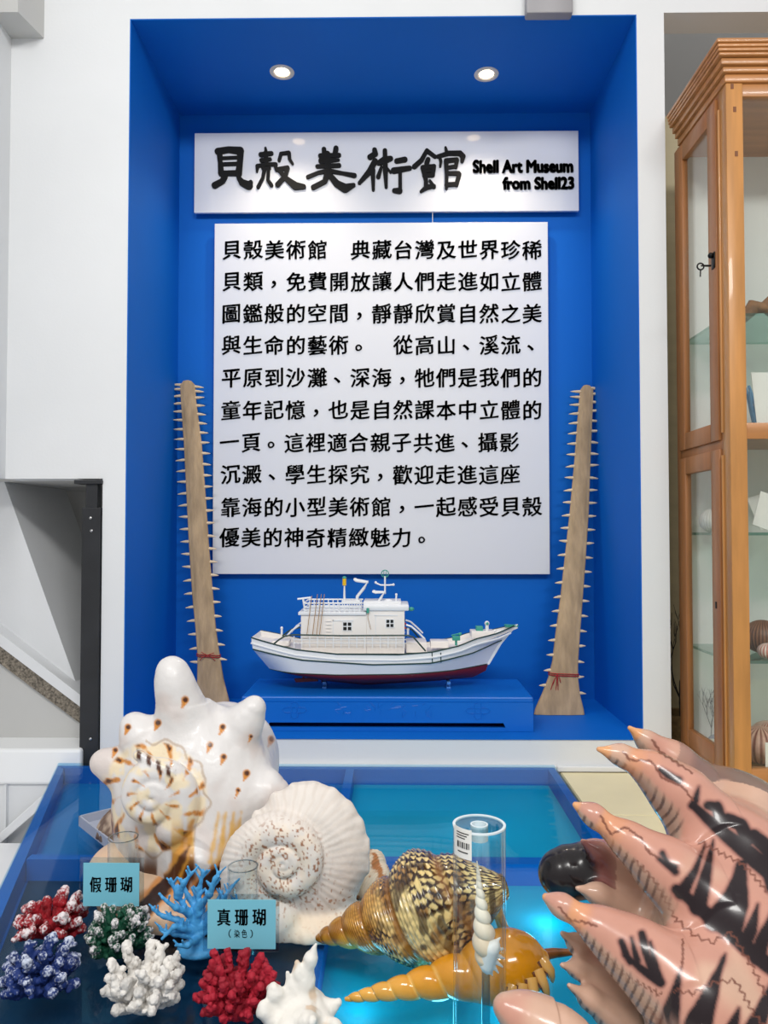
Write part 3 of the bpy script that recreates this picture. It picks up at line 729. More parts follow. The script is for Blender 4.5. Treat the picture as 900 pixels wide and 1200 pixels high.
# ================================================================== SAWFISH ROSTRA
M['bone'] = mat('dry_rostrum', (178, 152, 118), .65, .3, var=.22, vscale=9, stretch=(5, 5, 1), bump=.5, bscale=60)
M['tooth'] = mat('rostrum_tooth', (226, 202, 166), .5, .4, var=.1, vscale=60)
M['string'] = mat('red_string', (170, 24, 34), .7)
def rostrum(name, label, cl, teethL, teethR, yb, yt, tie):
    """cl: list of (py, x left, x right); stands on the niche floor and leans on the back wall"""
    v0, v1 = cl[-1][0], cl[0][0]
    def Yat(v): return yb + (yt-yb)*(v0-v)/(v0-v1)
    base = W((cl[-1][1]+cl[-1][2])/2, v0, yb); root = thing(name, label, 'sawfish rostrum', base, 'sawfish rostra')
    vs = [c[0] for c in cl]
    def edge(v, j): return itp(v, vs, [c[j] for c in cl])
    R = []; n = 80
    for i in range(n+1):
        v = v1+(v0-v1)*i/n; Y = Yat(v); a, c = W(edge(v, 1), v, Y), W(edge(v, 2), v, Y); cx, hwid = (a+c)/2, (c.x-a.x)/2
        if i == 0: hwid *= .8
        th = .013 - .004*(1-i/n)
        ring = []
        for q in range(28):
            an = 2*PI*q/28; cs, sn = math.cos(an), math.sin(an)
            groove = 1-.28*math.exp(-((abs(cs)-.62)/.16)**2) - .12*math.exp(-(cs/.12)**2)
            ring.append((cx.x+hwid*math.copysign(abs(cs)**.6, cs), cx.y+th*math.copysign(abs(sn)**.7, sn)*groove, cx.z))
        R.append(ring)
    P = np.array(R); V, Q = grid_surface(P)
    me = bpy.data.meshes.new('blade'); Vl = V.tolist(); m0 = len(Vl); Vl += [P[0].mean(0)+np.array([0, 0, .004]), P[-1].mean(0)]
    Fl = [tuple(q[::-1]) for q in Q.tolist()]+[(q, (q+1) % 28, m0) for q in range(28)]+[(n*28+(q+1) % 28, n*28+q, m0+1) for q in range(28)]
    me.from_pydata([tuple(np.array(p)-np.array(base)) for p in Vl], [], Fl); smooth(me, .9); link('blade', me, M['bone'], root)
    for j, T in ((1, teethL), (2, teethR)):
        sgn = -1 if j == 1 else 1
        for v, ln in T:
            Y = Yat(v); u = edge(v, j); p = W(u-sgn*2.0, v, Y)
            q = MB(base); L = (ln+5)*mpp(Y); dz = rnd.uniform(-.004, .002)
            q.tube([p, p+Vector((sgn*L*.45, 0, dz*.4)), p+Vector((sgn*L*.85, 0, dz)), p+Vector((sgn*L, 0, dz*1.2))], [.0058, .0050, .0024, .0006], 8)
            q.build('tooth', M['tooth'], root, True)
    v = tie[0]; Y = Yat(v); q = MB(base)
    for dv in (-1.2, 1.0):
        a, c = W(edge(v, 1), v+dv-1, Y), W(edge(v, 2), v+dv+1, Y); ly = .017
        pts = []
        for i in range(20):
            an = 2*PI*i/20; cs, sn = math.cos(an), math.sin(an)
            pts.append(((a.x+c.x)/2+((c.x-a.x)/2+.002)*math.copysign(abs(cs)**.6, cs), Y+ly*math.copysign(abs(sn)**.7, sn), (a.z+c.z)/2+(c.z-a.z)/2*cs))
        q.tube(pts, .0016, 6, True)
    for du, dv in tie[1]:
        a = W(tie[2], v, Y-.019); c = W(tie[2]+du, v+dv, Y-.0185); mid = (a+c)/2+Vector((du*.0004, -.004, .002)); q.tube([a, mid, c], .0013, 6)
    q.build('red_string', M['string'], root, True)
def teeth(v0, v1, n, pw, l0, l1, skip=()):
    return [(v0+(v1-v0)*(i/(n-1))**pw, l0+(l1-l0)*(i/(n-1))) for i in range(n) if i not in skip]
clL = [(446.5, 214, 225.5), (448, 212, 228), (452, 211, 229), (470, 212, 230), (520, 215.5, 236.5), (580, 218.5, 241), (640, 221.5, 245), (700, 225.5, 250), (735, 229, 253), (770, 231.5, 258), (795, 231, 262), (818, 230.5, 268), (832, 230, 271)]
rostrum('sawfish_rostrum', 'left sawfish rostrum leaning behind the big horned white shell', clL,
        teeth(451, 776, 26, 1.28, 9, 6), teeth(453, 772, 25, 1.28, 7, 5), 2.64, 2.805, (768, [(-9, 6), (9, 6), (-7, -4), (8, -3)], 243))
clR = [(452, 682.5, 692), (453.5, 680.5, 694), (458, 679.5, 695.5), (480, 677.5, 694.5), (540, 673, 692), (600, 667.5, 690), (660, 661, 686), (700, 656.5, 683), (740, 651, 680), (775, 647, 677.5), (795, 642, 677.5), (815, 634, 680), (830, 627, 684), (837, 625.5, 685)]
rostrum('sawfish_rostrum', 'right sawfish rostrum with flared base standing beside the blue plinth', clR,
        teeth(459, 803, 25, 1.25, 8, 4), teeth(455, 812, 25, 1.25, 8.5, 4), 2.60, 2.805, (790, [(-8, 20), (-2, 27), (1, 26), (-5, 12), (4, 10)], 653))
# ================================================================== WOODEN DISPLAY CABINET
M['wood'] = mat('honey_pine', (192, 134, 72), .38, .5, coat=.25, var=.16, vscale=5, stretch=(7, 7, .8), bump=.12, bscale=14)
M['wood_h'] = mat('honey_pine_rail', (180, 122, 68), .38, .5, coat=.25, var=.16, vscale=5, stretch=(.8, 7, 7), bump=.12, bscale=14)
M['wood_shaded'] = mat('honey_pine_shaded', (164, 106, 58), .42, .5, coat=.15, var=.16, vscale=5, stretch=(7, 7, .8), bump=.12, bscale=14)  # same pine as the front, with the side's shade mixed into its colour
M['cab_back'] = mat('cabinet_back_board', (238, 237, 233), .5, .4)
M['lock'] = mat('black_iron', (22, 20, 18), .4, .5, .6)
X0 = .877
def WX(px, py, X=X0): r = ray(px, py); return cam_pos + r*(X/r.x)
Y0 = WX(857, 600).y; Y1 = 2.335; XE = 1.75; zb = PZ+.0005
def zx_(px, py): return WX(px, py).z
zbase = W(862, 924, Y0).z; ztop = W(857, 97, Y0).z; zmid0, zmid1 = W(865, 514, Y0).z, W(865, 495, Y0).z
root = thing('display_cabinet', 'tall honey-coloured wooden display cabinet with glazed side doors at the right edge', 'cabinet', (1.3, 2.14, zb))
off = root.location
pw = 20*mpp(Y0)
def part(nm, boxes, m, bev=.002, parent=None):
    q = MB(off)
    for lo, hi in boxes: q.box(lo, hi, bev)
    return q.build(nm, m, parent or root, bool(bev))
part('corner_post', [((X0, Y0, zbase), (X0+pw, Y0+.045, ztop))], M['wood'], .003)
part('corner_post', [((XE-pw, Y0, zbase), (XE, Y0+.045, ztop))], M['wood'], .003)
part('corner_post', [((X0, Y1-.03, zbase), (X0+.03, Y1, ztop))], M['wood_shaded'], .003)
part('corner_post', [((XE-.03, Y1-.03, zbase), (XE, Y1, ztop))], M['wood_shaded'], .003)
part('front_rail', [((X0+pw, Y0+.004, ztop-.035), (XE-pw, Y0+.03, ztop))], M['wood_h'])
part('front_rail', [((X0+pw, Y0+.004, zmid0), (XE-pw, Y0+.03, zmid1))], M['wood_h'])
zfb = W(888, 902, Y0).z
part('front_rail', [((X0+pw, Y0+.004, zbase), (XE-pw, Y0+.03, zfb))], M['wood_h'])
part('back_board', [((X0+.03, Y1-.012, zbase), (XE-.03, Y1-.002, ztop))], M['cab_back'], 0)
part('top_board', [((X0+.002, Y0+.012, ztop-.02), (XE-.002, Y1-.001, ztop-.001))], M['wood_h'], 0)
part('floor_board', [((X0+.006, Y0+.012, zbase-.005), (XE-.006, Y1-.001, zbase+.02))], M['wood_h'], 0)
# crown: stepped moulding with grooves
c = []; zc = ztop; prof = [(.004, .022), (.012, .016), (.02, .018), (.029, .010), (.032, .010), (.034, .010), (.037, .012)]
for o_, h_ in prof:
    c.append(((X0-o_, Y0-o_, zc), (XE+o_, 2.296 if o_ > 0 else Y1, zc+h_-.0006))); zc += h_
part('crown_moulding', c, M['wood_h'], .003)
part('base_plinth', [((X0-.004, Y0-.006, zb), (XE+.004, Y1-.04, zbase-.012)), ((X0-.012, Y0-.014, zbase-.034), (XE+.012, Y1-.04, zbase-.018)), ((X0-.007, Y0-.009, zbase-.02), (XE+.007, Y1-.04, zbase-.002))], M['wood_h'], .004)
part('base_plinth', [((X0-.012, Y0-.014, zb), (XE+.012, Y1-.04, zb+.022))], M['wood_h'], .004)
# side doors
def side_door(z0, z1, nm):
    ya, yb = WX(846, 600).y, WX(799, 600).y; yg0, yg1 = WX(836, 600).y, WX(806, 600).y
    xo, xi = X0-.006, X0+.012
    d = part(nm, [((xo, ya, z0), (xi, yg0, z1)), ((xo, yg1, z0), (xi, yb, z1)), ((xo, yg0, z0), (xi, yg1, z0+.05)), ((xo, yg0, z1-.05), (xi, yg1, z1))], M['wood_shaded'], .0025)
    g = part('door_glass', [((X0+.002, yg0-.003, z0+.047), (X0+.005, yg1+.003, z1-.047))], M['cab_glass'], 0, d)
    return d, yg0
zs = W(857, 518, Y0).z
dU, yk = side_door(zs+.012, ztop-.012, 'upper_door'); dL, _ = side_door(zbase+.028, zs-.012, 'lower_door')
ya = WX(851, 600).y; yb_ = WX(846.6, 600).y; yc = WX(798.5, 600).y
part('side_frame', [((X0+.001, Y0+.045, zbase), (X0+.02, yb_, ztop)), ((X0+.001, yc, zbase), (X0+.02, Y1-.03, ztop)), ((X0+.001, yb_, zs-.012), (X0+.02, yc, zs+.012)), ((X0+.001, yb_, zbase), (X0+.02, yc, zbase+.028)), ((X0+.001, yb_, ztop-.012), (X0+.02, yc, ztop))], M['wood_shaded'], .001)
q = MB(off); yy = WX(848.5, 600).y
q.tube([(X0-.001, yy, zs+.03), (X0-.001, yy, ztop-.05)], .004, 10); q.build('bead', M['wood'], root, True)
q = MB(off); q.tube([(X0-.001, yy, zbase+.03), (X0-.001, yy, zs-.03)], .004, 10); q.build('bead', M['wood'], root, True)
# lock, drop handle and key
q = MB(off); p = WX(839, 302); q.box((X0-.009, p.y-.010, p.z-.03), (X0-.006, p.y+.010, p.z+.014), .001); q.ball((X0-.014, p.y, p.z+.006), .008, n=12); q.build('lock_plate', M['lock'], dU, True)
q = MB(off); q.tube([(X0-.014, p.y, p.z-.022), (X0-.034, p.y, p.z-.022)], .0028, 8); q.tube([(X0-.041, p.y, p.z-.022+.0) , (X0-.034, p.y, p.z-.022)], .002, 6)
q.tube([(X0-.042+.009*math.cos(a), p.y, p.z-.024+.009*math.sin(a)) for a in (2*PI*i/14 for i in range(14))], .0022, 6, True); q.tube([(X0-.042, p.y, p.z-.033), (X0-.043, p.y, p.z-.052)], .0018, 6); q.build('key', M['lock'], dU, True)
q = MB(off); p = WX(842, 709); q.box((X0-.0075, p.y-.004, p.z-.009), (X0-.0058, p.y+.004, p.z+.009), .0005); q.build('keyhole', M['lock'], dL)
# front glazing and shelves
part('front_glass', [((X0+pw-.004, Y0+.012, zmid1-.004), (XE-pw+.004, Y0+.016, ztop-.031))], M['cab_glass'], 0)
part('front_glass', [((X0+pw-.004, Y0+.012, zfb-.004), (XE-pw+.004, Y0+.016, zmid0+.004))], M['cab_glass'], 0)
M['shelf_glass'] = glass('shelf_glass', (212, 234, 228), 1)
shelfz = [W(888, 377, 2.1).z, W(822, 624, 2.25).z, W(888, 765, 2.15).z]
for z in shelfz: part('glass_shelf', [((X0+.022, Y0+.05, z-.008), (XE-.03, Y1-.014, z))], M['shelf_glass'], 0)
# dovetail pegs on the post
q = MB(off)
for u, v in [(856, 101), (859, 128), (861, 180)]: p = W(u+2, v, Y0-.0005); q.box((p.x-.004, Y0-.0008, p.z-.007), (p.x+.004, Y0+.002, p.z+.007))
q.build('dowel', mat('dark_dowel', (120, 70, 34), .5), root)

# ------------------------------------------------------------------ things inside the cabinet
def urchin(name, label, cat, p, r, c1, c2, ribs=20, sq=.78, beads=True):
    n, m = 60, 100; th = np.linspace(.02, PI-.02, n)[:, None]; ph = np.linspace(0, 2*PI, m, endpoint=False)[None, :]
    rib = np.abs(np.sin(ph*ribs/2)); rr = r*(1+.035*rib+(.02*np.sin(th*60) if beads else 0))
    P = np.stack([rr*np.sin(th)*np.cos(ph), rr*np.sin(th)*np.sin(ph), rr*np.cos(th)*sq + 0*ph], -1)
    V, Q = grid_surface(P); w = (rib+0*th).ravel()
    col = mix(np.tile(L3(c1), (len(V), 1)), np.tile(L3(c2), (len(V), 1)), sstep(.35, .75, w))
    o = npmesh(name, V+np.array(p), Q, M['att'], col, (p[0], p[1], p[2]-r*sq)); return tag(o, label, cat)
M['att'] = mat('painted_shell', (200, 200, 200), .45, .5, attr=True, var=.08, vscale=90)
M['att_gloss'] = mat('glossy_shell', (200, 200, 200), .16, .5, coat=.6, attr=True, var=.08, vscale=50)
def on_shelf(u, Y, z): p = W(u, 700, Y); return (p.x, Y, z)
def atp(u, v, Y): return tuple(W(u, v, Y))
zfl = zbase+.0205
sp = [('striped_urchin', 'large dark red and white striped urchin shell lowest in the cabinet', 889, 2.12, zfl, .062, (118, 34, 28), (224, 176, 156), 22),
      ('striped_urchin', 'flat reddish striped urchin shell behind the lowest dark red one', 899, 2.26, zfl, .05, (186, 80, 66), (232, 200, 184), 26)]
for nm, lb, u, Y, z, r, c1, c2, rb in sp:
    p = on_shelf(u, Y, z); urchin(nm, lb, 'urchin shell', (p[0], p[1], z+r*.78), r, c1, c2, rb)
z = shelfz[2]+.0005
p = on_shelf(893, 2.15, z); urchin('brown_urchin', 'round dark brown urchin shell with fine ribs on the middle glass shelf', 'urchin shell', (p[0], p[1], z+.05*.9), .05, (72, 42, 28), (156, 108, 76), 34, .9)
p = on_shelf(899, 2.05, z); urchin('red_urchin', 'small orange-red striped urchin shell in front of the brown one', 'urchin shell', (p[0], p[1], z+.02), .026, (196, 88, 66), (236, 222, 210), 18)
z = shelfz[1]+.0005
q = MB(); p = on_shelf(836, 2.24, z); r = .036
o = urchin('white_coral_ball', 'white brain coral ball on the glass shelf behind the lower side door', 'coral', (p[0], p[1], z+r*.95), r, (206, 200, 186), (232, 228, 218), 26, .95)
# shells on the cabinet floor behind the side door
for i, (u, Y, r, c1, c2, lb) in enumerate([(825, 2.22, .026, (206, 196, 176), (240, 234, 222), 'pale ribbed shell on the cabinet floor behind the lower side door'), (838, 2.28, .024, (70, 80, 110), (180, 186, 200), 'blue-grey ribbed shell beside the pale one behind the lower side door')]):
    p = on_shelf(u, Y, zfl); urchin('ribbed_shell', lb, 'shell', (max(p[0], X0+.022+r), p[1], zfl+r*.7), r, c1, c2, 24, .7)
# fan corals
def sea_fan(name, label, p, h, w, m, seed, th=.0022):
    R = random.Random(seed); q = MB(p)
    def br(a, d, L, r, lv):
        b_ = a + d*L; midp = (a+b_)/2 + Vector((R.uniform(-.1, .1)*L, R.uniform(-.05, .05)*L, 0)); q.tube([a, midp, b_], [r, r*.9, r*.75], 5)
        if lv <= 0: return
        for s in (-1, 1, R.choice((-1, 1))):
            ang = s*R.uniform(.2, .65); nd = Vector((d.x*math.cos(ang)+d.z*math.sin(ang), d.y+R.uniform(-.12, .12), -d.x*math.sin(ang)+d.z*math.cos(ang))).normalized()
            nd = Vector((nd.x*w, nd.y, nd.z)).normalized(); br(b_, nd, L*R.uniform(.6, .9), r*.72, lv-1)
    br(Vector(p), Vector((0, 0, 1)), h*.3, th, 4); return tag(q.build(name, m, None, True), label, 'sea fan')
M['fan'] = mat('black_sea_fan', (26, 24, 26), .6)
p = on_shelf(832, 2.285, zfl); sea_fan('sea_fan', 'thin dark branching sea fan inside the cabinet behind the lower side door', (p[0], 2.285, zfl), .17, .5, M['fan'], 3, .0014)
p = W(796, 800, 2.5); sea_fan('sea_fan', 'black branching sea fan standing in a basket between wall and cabinet', (p.x, 2.5, PZ+.05), .42, .4, M['fan'], 5, .003)
M['wick'] = mat('basket_wicker', (120, 96, 58), .7, var=.3, vscale=60, bump=.6, bscale=90)
q = MB((p.x, 2.5, PZ-.0015)); prof = []
for i in range(15): z = .0+.13*i/14; prof.append((.05+.012*i/14+.003*(i % 2), PZ-.0015+z))
q.lathe([(0, PZ-.0015)]+prof+[(.055, PZ+.125), (.045, PZ+.012), (0, PZ+.012)], 30, (p.x, 2.5, 0)); tag(q.build('basket', M['wick'], None, True), 'small brown wicker basket in the gap between the wall and the cabinet', 'basket')
# cards and driftwood higher up
M['paper'] = mat('white_card', (236, 234, 228), .6)
def card_(name, label, p, w_, h_, ry, rx=-.2):
    q = MB(); q.box((-w_/2, -.001, 0), (w_/2, .001, h_), .0004); o = q.build(name, M['paper']); o.location = p; o.rotation_euler = (rx, ry, 0); return tag(o, label, 'card')
z = zmid1+.001
part('middle_board', [((X0+.022, Y0+.03, zmid0+.01), (XE-.03, Y1-.014, zmid1))], M['wood_h'], 0)
p = on_shelf(900, 2.02, z); card_('blank_card', 'white upright card on the board across the cabinet middle', (p[0]+.012, 2.02, z), .07, .15, 0)
zz = shelfz[0]+.0005
q = MB(); p = on_shelf(893, 2.12, zz); pts = [(p[0]-.04, 2.12, zz+.014), (p[0]-.01, 2.13, zz+.05), (p[0]+.02, 2.12, zz+.045), (p[0]+.05, 2.12, zz+.09)]
q.tube(pts, [.013, .022, .018, .006], 10); q.tube([pts[1], (p[0]-.035, 2.14, zz+.012)], [.014, .010], 8); q.tube([pts[2], (p[0]+.06, 2.13, zz+.012)], [.014, .010], 8)
o = q.build('driftwood', mat('brown_driftwood', (150, 104, 62), .7, var=.35, vscale=40, bump=.7, bscale=50), None, True); tag(o, 'gnarled brown driftwood piece on the upper glass shelf', 'driftwood')
q = MB(); p = on_shelf(893, 2.2, z); R = random.Random(4)
for i in range(9):
    a = 2*PI*i/9; tip = (p[0]+.035*math.cos(a), 2.2+.03*math.sin(a), z+R.uniform(.09, .15)); q.tube([(p[0]+.006*math.cos(a), 2.2+.006*math.sin(a), z+.004), ((p[0]+tip[0])/2+R.uniform(-.01, .01), 2.2, z+.06), tip], [.008, .006, .004], 7)
tag(q.build('blue_coral_branch', mat('faded_blue_coral', (110, 158, 196), .6), None, True), 'faded blue branching coral behind the white card in the cabinet', 'coral')
z = shelfz[1]+.0005
for i, (du, Y, ry) in enumerate([(893, 2.05, .35), (902, 2.18, -.3)]):
    p = on_shelf(du, Y, z); card_('name_card', ['white card tilted right on the shelf below the middle board', 'white card tilted left behind the other tilted card'][i], (p[0], Y, z+.012), .05, .10, ry)
for i in range(5):
    p = on_shelf(887+i*5, 2.04, zfl); card_('specimen_slip', 'thin white upright slip in a row on the cabinet floor', (p[0], 1.992+.002*i, zfl), .014, .09, 0, 0)['group'] = 'white slips on the cabinet floor'
# ================================================================== SHELLS
def PX(px, py, Y): return np.array(W(px, py, Y))
Rm = np.array([rgt, fwd, upv])
def UV(V):
    q = (V-np.array(cam_pos)) @ Rm.T; return 450+F*q[:, 0]/q[:, 1], 600-F*q[:, 2]/q[:, 1]
def box_of(pts, pad):
    p = np.array(pts); return p.min(0)-pad, p.max(0)+pad
M['shell_att'] = mat('white_shell', (230, 228, 226), .38, .45, coat=.12, attr=True, bump=.4, bscale=45, bdist=.004)
M['shell_dry'] = mat('chalky_shell', (230, 228, 220), .6, .4, attr=True, bump=.35, bscale=90, bdist=.002)

# ---- big horned helmet shell, spire towards the viewer
k_ = mpp(1.44)
lo, hi = np.array([W(90, 760, 1.5).x-.02, 1.24, TZ-.01]), np.array([W(350, 760, 1.5).x+.03, 1.74, W(200, 755, 1.5).z+.02])
sd = SDF(lo, hi, .0026)
sd.ell(PX(231, 942, 1.50), (101*k_, .135, 121*k_))
sd.ell(PX(262, 890, 1.585), (70*k_, .11, 72*k_), .03)
def knob(pts, kk=.026): sd.chain([PX(*p[:3]) for p in pts], [p[3]*k_ for p in pts], kk)
knob([(226, 860, 1.48, 36), (212, 826, 1.46, 22), (204, 797, 1.45, 15), (201, 784, 1.45, 13.5)], .04)
knob([(265, 875, 1.49, 38), (287, 846, 1.475, 20), (298, 829, 1.47, 14)])
knob([(180, 890, 1.47, 34), (162, 860, 1.46, 20), (155, 848, 1.46, 11)])
knob([(165, 910, 1.47, 30), (135, 898, 1.46, 17), (119, 893, 1.455, 14)])
knob([(290, 930, 1.46, 36), (318, 928, 1.45, 16), (328, 930, 1.45, 9)], .035)
knob([(232, 1010, 1.40, 40), (215, 1056, 1.37, 16)], .04)
# spire: a tube winding out from the apex
pts, rad = [], []
for i in range(120):
    th = i/119*2*PI*2.55; rho = 5*math.exp(th*.132); a = -th+2.2
    pts.append(PX(180+rho*math.cos(a), 934-rho*math.sin(a)*1.05, 1.338+rho*.00082)); rad.append((rho*.40+3)*k_)
sd.chain(pts[:118], rad[:118], .004)
sd.cone(PX(163, 885, 1.36), PX(200, 905, 1.345), 6*k_, 5*k_, .006)   # old lip fold on the spire
sd.floor(TZ+.0006)
V, Q = sd.mesh(); N = normals(V, Q)
V = V + N*((fbm(V, 22, 3)-.5)*.006)[:, None]; V[:, 2] = np.maximum(V[:, 2], TZ+.0006)
u, v = UV(V); front = sstep(.15, -.15, N[:, 1])
col = np.tile(L3((220, 217, 215)), (len(V), 1)); col = mix(col, np.tile(L3((212, 202, 197)), (len(V), 1)), sstep(.5, .7, fbm(V, 14, 9)))
OR, BR, YE = L3((206, 132, 42)), L3((74, 36, 16)), L3((226, 178, 86))
def paint(m, c):
    global col
    col = mix(col, np.tile(c, (len(V), 1)), np.clip(m, 0, 1))
for (a, c, r) in [(217, 820, 4.5), (185, 847, 4.5), (150, 852, 4), (261, 852, 4), (246, 873, 4), (262, 887, 4), (289, 906, 4.5), (279, 926, 3), (135, 879, 3.5), (294, 863, 2.5), (318, 866, 4.5)]:
    for dx, dy, s in [(0, 0, 1), (-1, 3, .75), (-2.2, 6, .5), (-3.6, 8.5, .3)]:
        d = np.hypot(u-a-dx, v-c-dy); paint(front*sstep(r*s*1.25, r*s*.8, d)*.9, OR)
    paint(front*sstep(r*.85, r*.5, np.hypot(u-a-.3, v-c)), BR)
du, dv = u-180, v-934; rho = np.hypot(du, dv/1.05); ph = np.arctan2(dv, du)
nz = fbm(V, 90, 5)
sp_ = front*sstep(66, 58, rho)
paint(sp_*.75*sstep(.42, .58, fbm(V, 40, 8)), L3((240, 220, 178)))
paint(front*sstep(2.2, .8, np.abs(rho-63-3*np.sin(ph*9)-2*np.sin(ph*17)))*((du > -10)*.8), L3((186, 166, 146)))
for (r0, r1, nn, pz) in [(14, 30, 11, .4), (38, 61, 12, 1.1)]:
    band = sstep(r0-2, r0+4, rho)*sstep(r1+3, r1-1, rho); s = np.cos((ph+.012*rho+pz)*nn)-.5*(1-(rho-r0)/(r1-r0))
    paint(sp_*band*sstep(.35, .8, s+(nz-.5)*1.2)*.95, OR); paint(sp_*band*sstep(.78, 1.0, s+(nz-.5)*1.2)*sstep(.3, .7, (rho-r0)/(r1-r0)), BR)
paint(front*sstep(9, 3, np.abs((v-885)-(u-163)*.55))*((u > 158) & (u < 206))*sstep(-.2, .5, np.sin(u*.55)), BR)
paint(front*sstep(8, 3, np.abs(np.hypot((u-126), (v-962)*.35)))*1, OR); paint(front*sstep(7, 2, np.hypot((u-127), (v-968)*.6)), BR)
st = vnoise(np.stack([u*.16, v*.012, 0*u], 1), 1, 4)
paint(front*sstep(950, 990, v)*sstep(.5, .66, st)*((u > 190) & (u < 290))*.85, YE)
paint(front*sstep(985, 1020, v)*sstep(.46, .62, st)*(u > 185)*.8, OR); paint(front*sstep(1000, 1030, v+14*st)*sstep(.42, .56, st)*(u > 150), BR)
paint(front*sstep(16, 8, np.abs((v-1036)+(u-272)*.35)+8*(st-.5))*sstep(236, 248, u)*sstep(304, 292, u), L3((58, 34, 24)))
paint(front*sstep(.48, .6, st)*sstep(960, 975, v)*sstep(1024, 1008, v)*((u > 243) & (u < 300))*.75, L3((214, 160, 66)))
def tmark(pts, c, s_=1.0):
    m = np.zeros(len(V)); rg = (fbm(V, 70, 2)-.5)*7
    for (x0, y0, r0), (x1, y1, r1_) in zip(pts[:-1], pts[1:]):
        dx, dy = x1-x0, y1-y0; t = np.clip(((u-x0)*dx+(v-y0)*dy)/(dx*dx+dy*dy), 0, 1); m = np.maximum(m, sstep(2.5, -2, np.hypot(u-x0-t*dx, v-y0-t*dy)+rg-(r0+(r1_-r0)*t)))
    paint(m*s_, c)
for q0 in (250, 259, 268, 277): tmark([(q0+6, 952, .5), (q0+1, 985, 2.2), (q0-4, 1010, 3)], L3((222, 176, 90)), .8*1)
tmark([(226, 962, 1), (216, 995, 7), (204, 1026, 11)], L3((212, 146, 52)), .85); tmark([(222, 992, 1), (206, 1020, 6), (190, 1050, 11)], BR, .95)
tmark([(238, 1042, 15), (294, 1002, 13)], L3((200, 128, 60)), .8); tmark([(242, 1040, 12), (294, 1002, 10)], L3((50, 30, 26)))
tmark([(126, 950, 2), (127, 966, 6), (131, 980, 3)], L3((120, 66, 26)), .9)
# sutures: darken nothing, only a pale edge line where the last whorl overlaps
root = thing('helmet_shell', 'largest white shell, horned, with brown spots and an orange marked spire', 'seashell', (float(PX(215, 1060, 1.46)[0]), 1.46, TZ))
npmesh('body_whorl', V, Q, M['shell_att'], col, root.location, root)
# flaring outer lip under it, tan with dark bands
sd = SDF([W(100, 1000, 1.45).x-.01, 1.285, TZ-.01], [W(315, 1000, 1.45).x, 1.56, TZ+.16], .0026)
sd.ell(PX(212, 1046, 1.43), (92*k_, .13, 36*k_)); sd.ell(PX(142, 1015, 1.45), (36*k_, .08, 26*k_), .03); sd.floor(TZ+.0008)
V, Q = sd.mesh(); u, v = UV(V); N = normals(V, Q)
col = np.tile(L3((222, 188, 158)), (len(V), 1)); a = np.arctan2(v-985, u-205); s = np.cos(a*15+1.0+.8*fbm(V, 20, 2))
paint(sstep(.3, .7, s)*sstep(1020, 1045, v)*.6, L3((196, 132, 72)))
tmark([(170, 1062, 14), (214, 1016, 12)], L3((206, 132, 60)), .8); tmark([(172, 1062, 10), (216, 1014, 7)], L3((52, 30, 24)))
tmark([(236, 1040, 16), (290, 1004, 14)], L3((206, 132, 60)), .7); tmark([(240, 1036, 13), (292, 1004, 11)], L3((50, 30, 26)))
npmesh('outer_lip', V, Q, M['shell_att'], col, root.location, root)

# ---- second white whelk, spire towards the viewer
k2 = mpp(1.33)
sd = SDF([W(275, 1000, 1.4).x-.02, 1.19, TZ-.01], [W(450, 1000, 1.4).x+.02, 1.52, W(350, 905, 1.4).z+.02], .0021)
sd.ell(PX(362, 1004, 1.36), (67*k2, .072, 84*k2))
pts, rad = [], []
for i in range(150):
    th = i/149*2*PI*3.15; rho = 3.2*math.exp(th*.149); a = th-2.6
    pts.append(PX(332+rho*math.cos(a)*1.0, 1012-rho*math.sin(a), 1.272+rho*.00066)); rad.append((rho*.42+2.2)*k2)
sd.chain(pts, rad, .003)
for i, (a, c) in enumerate([(322, 934), (346, 922), (368, 921), (390, 932), (408, 948), (421, 968), (429, 992), (430, 1015), (300, 955), (291, 985)]):
    ca, cc = 362+(a-362)*.72, 1004+(c-1004)*.72; sd.cone(PX(ca, cc, 1.345), PX(a, c, 1.345), 14*k2, 2.6*k2, .036)
sd.ell(PX(372, 1078, 1.345), (66*k2, .07, 22*k2), .014); sd.cone(PX(330, 1085, 1.33), PX(420, 1078, 1.33), 11*k2, 11*k2, .01)
sd.floor(TZ+.0006)
V, Q = sd.mesh(); N = normals(V, Q); u, v = UV(V); du, dv = u-332, v-1012; rho = np.hypot(du, dv); ph = np.arctan2(dv, du)
V = V + N*((fbm(V, 40, 3)-.5)*.003 + .0003*np.sin(ph*52+5*fbm(V, 12, 1))*sstep(40, 60, rho))[:, None]; V[:, 2] = np.maximum(V[:, 2], TZ+.0006)
front = sstep(.2, -.1, N[:, 1])
col = np.tile(L3((224, 216, 208)), (len(V), 1))
paint(.38*sstep(.1, .9, np.sin(ph*46+9*fbm(V, 20, 1)))*sstep(34, 55, rho)*(v < 1065), L3((206, 194, 182)))
paint(front*sstep(52, 40, rho)*.7*sstep(.4, .6, fbm(V, 60, 6)), L3((236, 220, 200)))
paint(front*sstep(62, 40, rho)*sstep(.70, .76, vnoise(V, 330, 8))*.9, L3((150, 92, 52)))
paint(front*sstep(.78, .82, vnoise(V, 260, 18))*(v > 1030)*.8, L3((164, 108, 66)))
paint(sstep(1062, 1078, v)*sstep(320, 350, u)*.8, L3((240, 222, 196)))
o = npmesh('whelk_shell', V, Q, M['shell_dry'], col, (float(PX(362, 1090, 1.36)[0]), 1.36, TZ)); tag(o, 'chalky white whelk shell with brown flecked spire right of the big horned shell', 'seashell')

